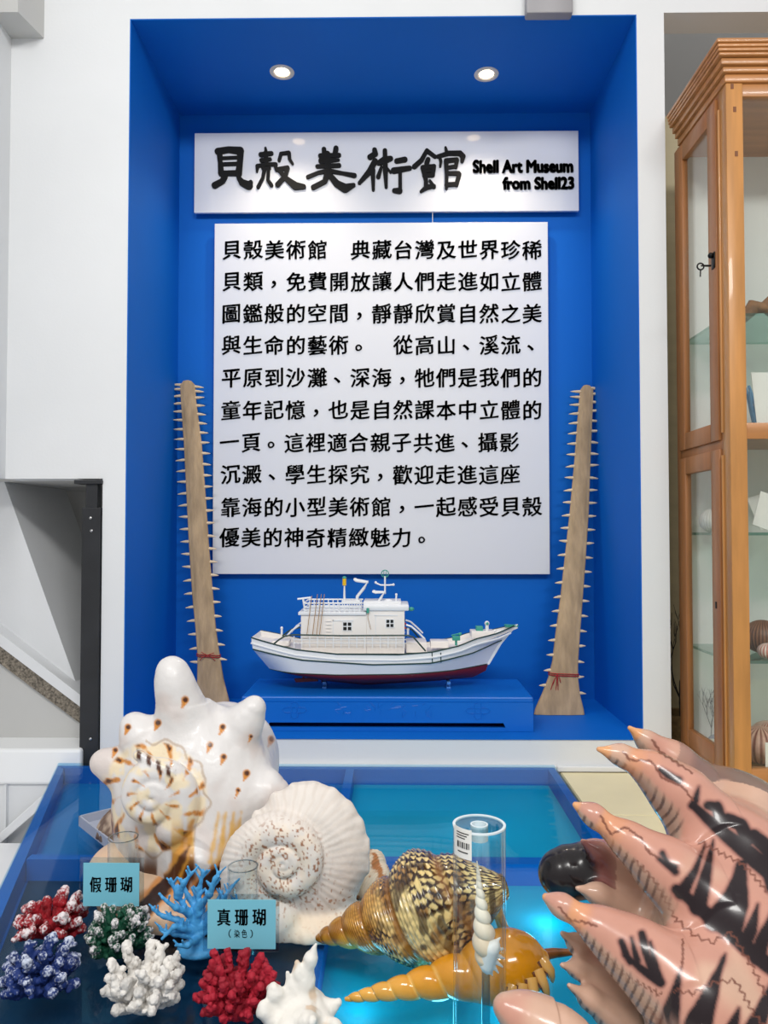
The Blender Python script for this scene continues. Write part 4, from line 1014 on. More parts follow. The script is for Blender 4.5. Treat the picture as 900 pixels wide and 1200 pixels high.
# ---- helical lathe for tall shells
def tall_shell(A, Bp, tB, prof, g, t0, bul, pw, nax, nseg, tlast=.99, roll=0, cords=0, camp=0, hand=1):
    A = np.array(A, float); Bp = np.array(Bp, float); Lx = np.linalg.norm(Bp-A)/tB; d = (Bp-A)/np.linalg.norm(Bp-A)
    e1 = np.cross(d, [0, 0, 1.0]); e1 /= np.linalg.norm(e1); e2 = np.cross(e1, d)      # e1 across, e2 roughly up
    t = (np.linspace(0, 1, nax)**1.15)[:, None]; th = np.linspace(0, 2*PI, nseg, endpoint=False)[None, :]
    R = np.interp(t, [p[0] for p in prof], [p[1] for p in prof])
    R[1:-1] = sum(np.interp(np.clip(t[1:-1]+q*.022, 0, 1), [p[0] for p in prof], [p[1] for p in prof]) for q in (-1, -.5, 0, .5, 1))/5
    w = np.log((t+t0)/t0)/math.log(g) + hand*(th+roll)/(2*PI); f = w-np.floor(w)
    fade = sstep(tlast+.03, tlast-.03, t)
    bump = np.abs(np.sin(PI*f))**pw
    r = R*(1-bul*(1-bump)*fade)
    if cords: r = r*(1+camp*np.cos(2*PI*f*cords))
    P = A + d*(t*Lx+0*th)[..., None] + (r*np.cos(th))[..., None]*e1 + (r*np.sin(th))[..., None]*e2
    V, Q = grid_surface(P); n0 = len(V); V = np.concatenate([V, [P[0].mean(0), P[-1].mean(0)]])
    cap = [(q, (q+1) % nseg, n0, n0) for q in range(0)]
    return V, Q, (t+0*th).ravel(), (th+0*t).ravel(), f.ravel(), w.ravel(), (d, e1, e2, Lx)
def pad2(x): return np.concatenate([x, [x[0], x[-1]]])
def jet(name, V, Q, m, col, lab, cat='seashell', **kw):
    org = (V[:, 0].mean(), V[:, 1].mean(), V[:, 2].min()); o = npmesh(name, V, Q, m, col, org); return tag(o, lab, cat, **kw)

# triton trumpet
A = Zp(371, 1100, TZ+.017); Bc = Zp(500, 1064, TZ+.092)
prof = [(0, .002), (.02, .010), (.12, .021), (.25, .038), (.38, .058), (.50, .079), (.60, .090), (.70, .087), (.80, .066), (.90, .040), (.96, .026), (1, .016)]
V, Q, t, th, f, w, fr = tall_shell(A, Bc, .60, prof, 1.46, .10, .2, .6, 340, 280, .80, 1.0, 11, .016)
V[:, 2] = np.maximum(V[:, 2], TZ+.0006)
t, th, f, w = map(pad2, (t, th, f, w))
row = np.floor(f*11); fx = f*11-row
nseg_ = 34; ang = th*nseg_/(2*PI)+row*.5+1.5*vnoise(np.stack([w*3, th*2, row], 1), 1, 3); sx = ang-np.floor(ang)
cres = sstep(.0, .18, .62-np.abs(sx-.5)*1.25-np.abs(fx-.55)*.9+ .1*np.sin(sx*6))
base = mix(np.tile(L3((196, 138, 44)), (len(V), 1)), np.tile(L3((232, 206, 140)), (len(V), 1)), sstep(.3, .6, t))
dark = np.tile(L3((50, 30, 16)), (len(V), 1)); tan = np.tile(L3((150, 96, 30)), (len(V), 1))
blk = sstep(.40, .62, vnoise(np.stack([w*2.6, th*1.5, 0*w], 1), 1, 7))
col = mix(base, tan, sstep(.45, .7, vnoise(V, 55, 2))*.8)
col = mix(col, dark, (1-cres)*(.35+.65*blk)*sstep(.18, .45, t)); col = mix(col, dark, .8*sstep(.55, .72, vnoise(V, 75, 12))*sstep(.05, .2, t)*(.3+.7*sstep(.25, .6, t)))
col = mix(col, tan, .6*sstep(.12, .0, np.minimum(f, 1-f)))
root = thing('triton_shell', 'glossy brown and cream triton trumpet shell with its point facing left', 'seashell', (V[:, 0].mean(), V[:, 1].mean(), TZ))
npmesh('spiral_body', V, Q, M['att_gloss'], col, root.location, root)
yt = float(Bc[1])
q = MB(root.location); q.tube([PX(574, 1030, yt+.02), PX(579, 1040, yt+.02), PX(582, 1065, yt+.015), PX(590, 1088, yt+.01), PX(600, 1096, yt)], [.005, .0085, .009, .009, .006], 12)
q.build('varix_lip', mat('striped_lip', (196, 150, 84), .25, coat=.5, var=.6, vscale=70), root, True)

# orange lacquered shell with fingered lip
A = Zp(404, 1171, TZ+.009); Bc = Zp(596, 1132, TZ+.054)
prof = [(0, .0015), (.03, .006), (.15, .0115), (.3, .018), (.45, .0265), (.58, .034), (.68, .045), (.77, .051), (.85, .049), (.93, .037), (.98, .018), (1, .001)]
V, Q, t, th, f, w, fr = tall_shell(A, Bc, .80, prof, 1.24, .20, .22, .55, 300, 128, .62, 2.2)
V[:, 2] = np.maximum(V[:, 2], TZ+.0006)
t, th, f, w = map(pad2, (t, th, f, w))
col = mix(np.tile(L3((226, 164, 66)), (len(V), 1)), np.tile(L3((226, 150, 22)), (len(V), 1)), sstep(.15, .45, t))
col = mix(col, np.tile(L3((240, 186, 92)), (len(V), 1)), .8*sstep(.10, .02, np.minimum(f, 1-f))*sstep(.62, .56, t))
col = mix(col, np.tile(L3((80, 50, 20)), (len(V), 1)), sstep(.045, .015, np.minimum(f, 1-f))*sstep(.25, .12, t)*.8)
root = thing('spider_conch', 'smooth orange spindle shell with fingered lip lying in front of the triton', 'seashell', (V[:, 0].mean(), V[:, 1].mean(), TZ))
npmesh('spiral_body', V, Q, M['att_gloss'], col, root.location, root)
d, e1, e2, Lx = fr; a0 = np.array(A)
M['orange'] = mat('orange_finger', (214, 160, 82), .18, coat=.6); M['brown_edge'] = mat('brown_lip_edge', (92, 46, 20), .2, coat=.6)
for (b0, m0, t0_, yy) in [((601, 1156), (596, 1172), (602, 1189), 1.060), ((612, 1153), (611, 1174), (618, 1192), 1.060), ((622, 1146), (626, 1168), (634, 1186), 1.064), ((630, 1137), (638, 1155), (643, 1171), 1.072), ((636, 1125), (645, 1138), (648, 1151), 1.082)]:
    P0, P1, P2 = PX(b0[0], b0[1], yy-.006), PX(m0[0], m0[1], yy-.014), PX(t0_[0], t0_[1], yy-.006)
    q = MB(root.location); q.tube([P0, (P0+P1)/2+np.array([0, -.003, 0]), P1, (P1+P2)/2, P2], [.0085, .0078, .0066, .005, .0016], 10); fo = q.build('finger', M['orange'], root, True)
    q = MB(root.location); sh = np.array([-.006, -.003, 0]); q.tube([P0+sh, (P0+P1)/2+sh*1.05, P1+sh*.9, P2+sh*.2], [.0036, .0034, .003, .001], 6); q.build('finger_edge', M['brown_edge'], fo, True)
q = MB(root.location); q.tube([Zp(626, 1121, TZ+.045), Zp(648, 1117, TZ+.045), Zp(668, 1116, TZ+.04), Zp(682, 1120, TZ+.036)], [.009, .0075, .005, .002], 12); q.build('siphon_spike', mat('brown_spike', (150, 86, 34), .2, coat=.6, var=.4, vscale=40), root, True)

# cream blotched shell behind the whelk
A = Zp(455, 1056, TZ+.02); Bc = PX(425, 1032, 1.44); Bc[2] = TZ+.05
prof = [(0, .004), (.06, .018), (.25, .032), (.45, .046), (.62, .050), (.8, .040), (1, .012)]
V, Q, t, th, f, w, fr = tall_shell(A, Bc, .62, prof, 1.5, .2, .12, .6, 120, 90, .8, 0, 7, .02)
V[:, 2] = np.maximum(V[:, 2], TZ+.0006)
col = mix(np.tile(L3((232, 214, 190)), (len(V), 1)), np.tile(L3((184, 122, 74)), (len(V), 1)), sstep(.52, .62, fbm(V, 60, 3)))
jet('blotched_shell', V, Q, M['shell_dry'], col, 'cream shell with tan blotches peeking out between whelk and triton')

# ---- white spiny murex at the front edge
k3 = mpp(1.03)
sd = SDF([W(290, 1200, 1.03).x-.02, .93, TZ-.02], [W(415, 1200, 1.03).x+.03, 1.14, W(372, 1090, 1.03).z+.03], .0016)
sd.ell(PX(350, 1202, 1.03), (40*k3, .045, 44*k3))
for ch in [[(352, 1180, 1.03, 20), (355, 1150, 1.03, 11), (364, 1124, 1.03, 6), (370, 1107, 1.03, 2.2)], [(345, 1180, 1.02, 14), (340, 1158, 1.02, 6), (337, 1140, 1.02, 2)], [(335, 1185, 1.02, 14), (322, 1164, 1.01, 8), (320, 1157, 1.01, 4)],
           [(370, 1190, 1.03, 14), (386, 1180, 1.03, 8), (396, 1175, 1.03, 4)], [(325, 1195, 1.01, 14), (310, 1184, 1.0, 7), (308, 1178, 1.0, 4)], [(358, 1150, 1.03, 8), (350, 1140, 1.025, 5), (348, 1128, 1.025, 2)],
           [(375, 1200, 1.01, 16), (392, 1203, 1.0, 7), (398, 1205, 1.0, 3)], [(340, 1205, 0.995, 18), (330, 1212, .98, 8)], [(360, 1200, .99, 16), (366, 1196, .975, 6)], [(330, 1172, 1.06, 14), (316, 1158, 1.08, 5)]]:
    sd.chain([PX(*p[:3]) for p in ch], [p[3]*k3 for p in ch], .008)
sd.floor(TZ+.0006)
V, Q = sd.mesh(); N = normals(V, Q); V = V+N*((fbm(V, 60, 4, 4)-.5)*.006)[:, None]; V[:, 2] = np.maximum(V[:, 2], TZ+.0006)
col = mix(np.tile(L3((228, 224, 216)), (len(V), 1)), np.tile(L3((206, 176, 142)), (len(V), 1)), sstep(.57, .70, fbm(V, 45, 6))*.7)
jet('murex_shell', V, Q, M['shell_dry'], col, 'white spiny murex shell in front of the crimson coral at the bottom edge')

# ---- giant pink and brown spider shell on the right
M['spider'] = mat('lacquered_spider_shell', (210, 160, 140), .24, .4, coat=.2, attr=True, var=.05, vscale=30)
fingers = [
    [(738, 853, 1.06, 3.0), (757, 868, 1.065, 9), (790, 894, 1.07, 16), (850, 948, 1.07, 32), (960, 1045, 1.06, 56)],
    [(702, 878, .98, 3.5), (728, 885, .98, 10), (762, 901, .975, 18), (800, 934, .97, 27), (860, 1000, .95, 44), (985, 1120, .92, 66)],
    [(674, 943, .92, 3.5), (695, 955, .915, 10), (735, 984, .905, 18), (785, 1022, .895, 28), (850, 1080, .88, 46), (985, 1195, .85, 72)],
    [(639, 1051, .86, 3.5), (658, 1061, .855, 10), (700, 1085, .845, 17), (745, 1116, .835, 28), (810, 1170, .82, 46), (940, 1290, .80, 78)],
    [(589, 1178, .80, 4.5), (610, 1189, .80, 11), (650, 1212, .795, 20), (720, 1265, .79, 38)]]
teeth_ = [[(683, 986, .965, 3), (700, 998, .97, 10), (738, 1026, .98, 22)], [(677, 1041, .94, 3), (700, 1047, .95, 11), (745, 1070, .965, 24)],
          [(659, 1094, .885, 3), (676, 1106, .895, 9), (715, 1135, .91, 20)], [(659, 1131, .865, 3), (676, 1135, .875, 8), (720, 1160, .89, 22)], [(667, 1155, .845, 3), (690, 1170, .855, 10), (730, 1200, .865, 24)]]
lo_, hi_ = box_of([PX(*p[:3]) for c in fingers+teeth_ for p in c[:-1]], .03)
lo_ = np.array([W(575, 1180, .8).x-.02, .72, TZ-.005]); hi_ = np.array([.62, 1.22, W(740, 845, 1.06).z+.03])
sd = SDF(lo_, hi_, .0018)
cent = PX(880, 1150, .98); cent[2] = TZ+.075
sd.ell((cent[0]+.03, 1.0, TZ+.09), (.22, .20, .085))
sd.ell(PX(800, 1090, .97), (.075, .09, .075), .05)
for ch in fingers:
    P = [PX(*p[:3]) for p in ch]; r = [p[3]*mpp(p[2])*.92 for p in ch]
    sd.chain(P[:-2], r[:-2], .02); sd.chain(P[-3:], r[-3:], .05)
sd.ell(PX(868, 1130, .90), (70*mpp(.9), .06, 60*mpp(.9)), .06); sd.ell(PX(858, 1030, .96), (60*mpp(.96), .06, 52*mpp(.96)), .06); sd.ell(PX(868, 960, 1.03), (55*mpp(1.03), .05, 45*mpp(1.03)), .05)
for ch in teeth_: sd.chain([PX(*p[:3]) for p in ch], [p[3]*mpp(p[2]) for p in ch], .012)
sd.chain([PX(655, 1024, 1.0), PX(664, 1023, 1.0), PX(700, 1018, 1.0), PX(760, 1030, 1.0)], [22*mpp(1.0), 27*mpp(1.0), 29*mpp(1.0), 40*mpp(1.0)], .015)
sd.floor(TZ+.0006)
V, Q = sd.mesh(); N = normals(V, Q); u, v = UV(V)
col = np.tile(L3((202, 164, 142)), (len(V), 1))
col = mix(col, np.tile(L3((194, 142, 124)), (len(V), 1)), sstep(.42, .6, fbm(V, 12, 3)))
DK, ZZ, TP = L3((30, 18, 22)), L3((110, 62, 48)), L3((218, 160, 112))
# underside: grey-brown with fine dark stripes
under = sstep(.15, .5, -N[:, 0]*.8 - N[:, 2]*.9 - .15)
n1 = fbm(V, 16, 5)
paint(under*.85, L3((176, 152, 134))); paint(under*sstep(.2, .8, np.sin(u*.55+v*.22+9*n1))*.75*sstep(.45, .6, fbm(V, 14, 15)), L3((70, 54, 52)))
# nearest finger: distance along it and side coordinate
best = np.full(len(V), 9.0); sS = np.zeros(len(V)); tS = np.zeros(len(V)); wi = np.zeros(len(V), int)
for j, ch in enumerate(fingers):
    acc = 0.0
    for a, c in zip(ch[:-1], ch[1:]):
        A3, B3 = PX(*a[:3]), PX(*c[:3]); dd = B3-A3; Ln = np.linalg.norm(dd); t = np.clip(((V-A3)@dd)/Ln**2, 0, 1); cl = A3+t[:, None]*dd
        rr = (a[3]+(c[3]-a[3])*t)*mpp(a[2]); dist = np.linalg.norm(V-cl, axis=1)/rr
        m = dist < best
        nrm = np.cross(dd/Ln, [0, -1, 0]); nrm /= np.linalg.norm(nrm)
        if nrm[2] > 0: nrm = -nrm
        side = ((V-cl)@nrm)/rr
        best = np.where(m, dist, best); sS = np.where(m, acc+t*Ln, sS); tS = np.where(m, side, tS); wi = np.where(m, j, wi); acc += Ln
vis = sstep(.35, .0, N[:, 1])*sstep(2.8, 2.2, best)*(1-under*.6)
paint(sstep(.10, .03, sS)*.9*sstep(1.35, 1.1, best), L3((214, 150, 112))); paint(sstep(.045, .01, sS)*sstep(1.35, 1.1, best), TP)
rgh = (fbm(V, 60, 21)-.5)*9; rgh2 = (fbm(V, 120, 27)-.5)*6
def seg_d(x0, y0, x1, y1):
    dx, dy = x1-x0, y1-y0; t = np.clip(((u-x0)*dx+(v-y0)*dy)/(dx*dx+dy*dy), 0, 1); return t, np.hypot(u-x0-t*dx, v-y0-t*dy)
def taper(pts, c, s=1.0):      # tapering dark mark along (x, y, half-width) knots
    m = np.zeros(len(V))
    for (x0, y0, r0), (x1, y1, r1_) in zip(pts[:-1], pts[1:]):
        t, d = seg_d(x0, y0, x1, y1); m = np.maximum(m, sstep(1.6, -1.6, d+rgh*.35-(r0+(r1_-r0)*t)))
    paint(vis*m*s, c)
HALO = L3((150, 100, 90))
marks = [
 [(826, 990, 1), (815, 1020, 4), (799, 1046, 9)], [(836, 984, .5), (826, 1030, 7), (818, 1062, 11)], [(872, 1010, 3), (858, 1050, 10), (838, 1078, 13)], [(868, 1014, 6), (866, 1060, 11), (858, 1094, 10)],
 [(888, 1060, 1), (880, 1090, 7), (872, 1106, 9)], [(905, 1070, 2), (893, 1105, 9), (888, 1122, 9)], [(793, 1042, 6), (840, 1080, 9), (905, 1135, 9)], [(776, 1000, 3), (783, 1012, 3), (791, 1016, 4)], [(772, 1006, 2), (792, 1022, 4)],
 [(797, 1136, .5), (791, 1165, 6), (782, 1200, 14)], [(850, 1118, .8), (836, 1155, 7), (818, 1202, 17)], [(866, 1182, 1), (858, 1205, 8)], [(728, 1103, 3), (733, 1116, 4), (738, 1128, 3)], [(752, 1094, 4), (757, 1116, 5), (766, 1142, 4)], [(740, 1099, 1.5), (743, 1112, 3), (747, 1126, 4)], [(762, 1104, 1), (766, 1124, 4), (772, 1148, 5)], [(732, 1119, 2.5), (750, 1134, 4), (774, 1152, 5)],
 [(774, 902, 3), (782, 908, 4), (795, 914, 4)], [(819, 922, .6), (815, 938, 4), (811, 944, 5)], [(829, 944, 5), (840, 946, 7), (846, 966, 8)], [(852, 960, 7), (868, 966, 8), (876, 984, 8)], [(812, 944, 5), (850, 978, 8), (905, 1022, 12)], [(884, 980, 8), (905, 1000, 10)],
 [(905, 1150, 2), (893, 1185, 8), (885, 1205, 12)], [(905, 1040, 8), (898, 1020, 5)]]
for mk in marks: taper([(x, y, r+2.6) for x, y, r in mk], HALO, .75)
for mk in marks: taper(mk, DK)
def zig(pts, amp, per, wd=1.15):
    L0 = 0
    for (x0, y0), (x1, y1) in zip(pts[:-1], pts[1:]):
        D = math.hypot(x1-x0, y1-y0); nx, ny = -(y1-y0)/D, (x1-x0)/D; t = ((u-x0)*(x1-x0)+(v-y0)*(y1-y0))/D**2; o_ = (u-x0)*nx+(v-y0)*ny
        ph_ = (L0+t*D)/per; tr = np.abs((ph_-np.floor(ph_))*2-1)*2-1
        paint(vis*((t >= -.01) & (t <= 1.01))*sstep(wd+.9, wd-.3, np.abs(o_-amp*tr+rgh2*.5))*.85, ZZ); L0 += D
for pts, am, pr in [([(703, 955), (716, 978), (732, 969), (751, 982), (760, 998), (772, 1006)], .6, 9), ([(742, 1008), (762, 1026), (778, 1050), (792, 1078)], 2.2, 9), ([(792, 1078), (815, 1097), (834, 1104), (857, 1093), (880, 1130), (897, 1165)], 2.5, 13),
    ([(655, 1062), (668, 1080), (682, 1080), (700, 1086)], .6, 8), ([(672, 1086), (690, 1106), (712, 1120), (735, 1146), (775, 1166)], 2.4, 8), ([(790, 1160), (812, 1164), (840, 1150), (862, 1150), (885, 1190), (900, 1205)], 2.4, 11),
    ([(730, 880), (738, 890), (764, 892), (776, 912), (800, 922), (812, 938)], .7, 10), ([(820, 986), (845, 1000), (870, 1012), (900, 1046)], 2.2, 9), ([(764, 866), (772, 880), (790, 892), (812, 906)], .8, 9), ([(800, 1100), (800, 1128), (797, 1140)], .5, 9), ([(760, 1180), (775, 1200)], 1.5, 8)]: zig(pts, am, pr)
paint(vis*sstep(6, 2, np.abs((v-853)-(u-735)*.66+6+rgh*1.5)-4)*(u > 800)*.0, DK)
# back of the upper finger is dark grey mottled
paint((wi == 0)*sstep(.35, .55, fbm(V, 26, 41))*sstep(60, 100, sS*1000)*.75, L3((84, 72, 72)))
# dark knob at the left end
dk = np.linalg.norm(V-PX(650, 1024, .985), axis=1)
bm_ = sstep(.062, .048, dk+.012*(fbm(V, 50, 4)-.5)); rm_ = sstep(.092, .066, dk)
isn = (u < 722) & (v > 985) & (v < 1062) & (V[:, 1] > .95)
paint(rm_*isn*.9, L3((132, 78, 76))); paint(bm_*isn, L3((26, 20, 22)))
jet('spider_shell', V, Q, M['spider'], col, 'huge glossy pink-brown spined shell filling the lower right corner', 'seashell')

# ---- grey tray with a brown fan shell, behind the helmet shell
P1, P2 = Zp(92, 968, TZ), Zp(124, 994, TZ); d = (P2-P1).normalized(); nrm = Vector((-d.y, d.x, 0)); h = .024
if nrm.y < 0: nrm = -nrm
Pq = [P1, P1+d*.26, P1+d*.26+nrm*.17, P1+nrm*.17]
root = thing('specimen_tray', 'shallow pale grey tray under the brown fan shell left of the big horned shell', 'tray', (P1+d*.13+nrm*.085))
q = MB(root.location)
q.prism([(p.x, p.y) for p in Pq], 'z', TZ+.0006, TZ+.0045)
M['tray'] = mat('pale_grey_plastic', (176, 182, 198), .4, .5)
q.build('tray_base', M['tray'], root)
for a, c in ((0, 1), (1, 2), (2, 3), (3, 0)):
    e = (Pq[c]-Pq[a]).normalized(); iv = Vector((-e.y, e.x, 0)); ctr = sum(Pq, Vector())/4
    if (ctr-Pq[a]).dot(iv) < 0: iv = -iv
    q = MB(root.location); q.prism([(p.x, p.y) for p in (Pq[a], Pq[c], Pq[c]+iv*.004, Pq[a]+iv*.004)], 'z', TZ+.0045, TZ+h); q.build('tray_wall', M['tray'], root)
n, m = 60, 90; c0 = P1+d*.11+nrm*.085; ang = math.atan2(d.y, d.x)
r = np.linspace(0, 1, n)[:, None]; a = np.linspace(0, 2*PI, m, endpoint=False)[None, :]
rr = r*.085*(1+.25*np.cos(a))*(1+.02*np.cos(a*26)*r); hz = .058*(1-r**2)**.6*(1+.03*np.cos(a*26))
P = np.stack([c0.x+rr*np.cos(a+ang), c0.y+rr*np.sin(a+ang)*.95, TZ+.006+hz+0*a], -1); V, Q = grid_surface(P)
col = mix(np.tile(L3((190, 168, 148)), (len(V), 1)), np.tile(L3((112, 90, 78)), (len(V), 1)), sstep(.4, .65, fbm(V, 50, 3)))
o = jet('fan_shell', V, Q, M['shell_dry'], col, 'rough grey-brown fan shell lying in the grey tray at the left')
sm = o.modifiers.new('s', 'SOLIDIFY'); sm.thickness = .003
# ================================================================== CORALS
def coral_mat(name, rough=.7): return mat(name, (200, 200, 200), rough, .4, attr=True, bump=.6, bscale=220, bdist=.0015)
M['coral'] = coral_mat('painted_coral')
def coral(name, label, u0, u1, vt, vb, Yc, n, seed, c_base, c_frost, frost=.5, knob=.17, gran=.0009, emax=.95, kn=4, elev=(.1, 1.45), frost_f=420, squash=.9):
    R = random.Random(seed); kk = mpp(Yc); rx = (u1-u0)/2*kk; cx = (u0+u1)/2
    ry = rx*squash; Yc = Yc+ry*.62; rx = (u1-u0)/2*mpp(Yc); ry = rx*squash
    base = PX(cx, vb, Yc); base[2] = TZ+.0006; top = W(cx, vt, Yc+ry*.3).z; hz = (top-TZ)
    rb = rx*knob
    sd = SDF((base[0]-rx*1.25, Yc-ry*1.35, TZ-.004), (base[0]+rx*1.25, Yc+ry*1.35, top+.02), max(.0012, rx/46))
    sd.ell(base+np.array([0, 0, hz*.16]), (rx*.42, ry*.42, hz*.2))
    tips = []
    for i in range(n):
        az = 2*PI*(i*.618034)+R.uniform(-.3, .3); e = math.asin(min(.99, .02+emax*(i+.5)/n))
        dr = np.array([math.cos(az)*math.cos(e)**.6*rx*.88, math.sin(az)*math.cos(e)**.6*ry*.88, (.2+.74*math.sin(e)/max(math.sin(math.asin(min(.99, emax))), .6)*R.uniform(.85, 1.05))*hz])*np.array([1, 1, 1])*R.uniform(.84, 1.04)
        mid = base+dr*.55+np.array([R.uniform(-1, 1), R.uniform(-1, 1), R.uniform(-.5, .5)])*rb*.5; tip = base+dr
        sd.chain([base+dr*.1+np.array([0, 0, hz*.08]), mid, tip], [rb*.8, rb*.72, rb*.9], rb*.3)
        tips.append(tip)
        for j in range(kn):
            f_ = R.uniform(.6, 1.0); o_ = np.array([R.uniform(-1, 1), R.uniform(-1, 1), R.uniform(-.4, .9)])
            o_ = o_/np.linalg.norm(o_)*rb*R.uniform(.9, 1.5); sd.cone(base+dr*f_, base+dr*f_+o_, rb*.5, rb*R.uniform(.42, .62), rb*.2); tips.append(base+dr*f_+o_)
    sd.floor(TZ+.0006)
    V, Q = sd.mesh(); N = normals(V, Q)
    V = V+N*((fbm(V, 130, seed, 3)-.5)*rb*.55)[:, None]
    if gran: V = V+N*(sstep(.45, .75, vnoise(V, 420, seed))*gran)[:, None]
    V[:, 2] = np.maximum(V[:, 2], TZ+.0006)
    col = np.tile(L3(c_base), (len(V), 1)); d = np.linalg.norm((V-base)/np.array([rx, ry, hz]), axis=1)
    col = mix(col, col*.55, sstep(.55, .4, fbm(V, 60, seed+3))*.5)
    if frost: col = mix(col, np.tile(L3(c_frost), (len(V), 1)), sstep(.0, .22, d-1.02+frost*.55+.75*(fbm(V, frost_f, seed+8)-.5))*.92)
    org = (base[0], Yc, TZ); return tag(npmesh(name, V, Q, M['coral'], col, org), label, 'coral')
W_ = (232, 226, 228)
coral('frosted_coral', 'red coral with white frosted tips at the left edge', 14, 107, 1042, 1103, 1.27, 24, 3, (150, 14, 30), W_, .22, .125)
coral('frosted_coral', 'dark green coral with white frosted tips below the first blue card', 96, 180, 1050, 1124, 1.215, 40, 5, (6, 74, 52), W_, .24, .105)
coral('frosted_coral', 'navy blue frosted coral in front of the red frosted one', -2, 97, 1094, 1172, 1.11, 38, 7, (22, 48, 112), (206, 214, 230), .2, .115)
coral('white_coral', 'white knobbly coral cluster at the front between navy and crimson corals', 122, 217, 1106, 1190, 1.075, 34, 9, (226, 222, 216), W_, 0, .125, emax=.62, kn=6)
coral('crimson_coral', 'crimson stubby-branched coral under the second blue card', 224, 334, 1104, 1204, 1.06, 58, 11, (166, 24, 46), (226, 196, 196), 0, .085, .0012, kn=3)
# blue antler coral
M['blue_coral'] = mat('sky_blue_coral', (74, 158, 214), .5, .4, var=.15, vscale=70, bump=.4, bscale=160)
base = PX(232, 1105, 1.255); base[2] = TZ+.0006
sd = SDF((base[0]-.105, 1.19, TZ-.004), (base[0]+.105, 1.305, W(230, 1010, 1.255).z+.01), .0013)
kb = mpp(1.25); R = random.Random(12)
sd.ell(base+np.array([0, 0, .006]), (.034, .028, .012)); sd.cone(base, base+np.array([0, 0, .03]), .012, .009, .01)
def bl(pts, r0, r1):
    P = [PX(*p) for p in pts]; n = len(P); rs = [(r0+(r1-r0)*i/(n-1))*kb for i in range(n)]; sd.chain(P, rs, .004)
    for i in range(1, n):
        for s in (-1, 1):
            for _q in (0, 1):
                if R.random() > (.95, .5)[_q]: continue
                a = P[i-1]+(P[i]-P[i-1])*R.uniform(.3, .9); dd = (P[i]-P[i-1]); dd = dd/np.linalg.norm(dd); sd_ = np.array([-dd[2]*s, R.uniform(-.5, .5), abs(dd[0])*.3+.6])
                e = a+(dd*.5+sd_/np.linalg.norm(sd_))*R.uniform(5, 11)*kb; sd.chain([a, e], [rs[i]*.85, 1.1*kb], .002)
for pts in [[(232, 1092, 1.255), (222, 1070, 1.25), (208, 1050, 1.245), (200, 1030, 1.24)], [(232, 1090, 1.255), (232, 1064, 1.25), (234, 1040, 1.25), (238, 1020, 1.25)], [(234, 1092, 1.255), (248, 1070, 1.255), (262, 1055, 1.255), (272, 1038, 1.26)],
            [(236, 1094, 1.255), (262, 1078, 1.255), (282, 1058, 1.255)], [(228, 1094, 1.25), (208, 1078, 1.24), (192, 1074, 1.235), (179, 1066, 1.23)], [(228, 1098, 1.25), (205, 1094, 1.235), (188, 1090, 1.225)],
            [(208, 1050, 1.245), (216, 1034, 1.235), (226, 1022, 1.23)], [(232, 1064, 1.25), (246, 1048, 1.235), (252, 1030, 1.23), (258, 1022, 1.23)], [(234, 1085, 1.255), (236, 1066, 1.28), (225, 1040, 1.29)], [(234, 1085, 1.255), (252, 1060, 1.285), (266, 1036, 1.29)], [(232, 1100, 1.25), (220, 1108, 1.215), (206, 1108, 1.205)],
            [(222, 1070, 1.25), (206, 1064, 1.225), (190, 1052, 1.215)], [(240, 1085, 1.255), (256, 1062, 1.24), (268, 1044, 1.235)], [(234, 1070, 1.25), (220, 1050, 1.265), (212, 1030, 1.27)], [(244, 1080, 1.26), (266, 1064, 1.27), (280, 1046, 1.275)], [(226, 1090, 1.25), (204, 1086, 1.22), (190, 1100, 1.215)]]:
    bl(pts, 4.2, 1.6)
sd.floor(TZ+.0006); V, Q = sd.mesh(); N = normals(V, Q); V = V+N*((fbm(V, 150, 4)-.5)*.002)[:, None]; V[:, 2] = np.maximum(V[:, 2], TZ+.0006)
tag(npmesh('antler_coral', V, Q, M['blue_coral'], None, base), 'sky blue branching antler coral between the two blue cards', 'coral')

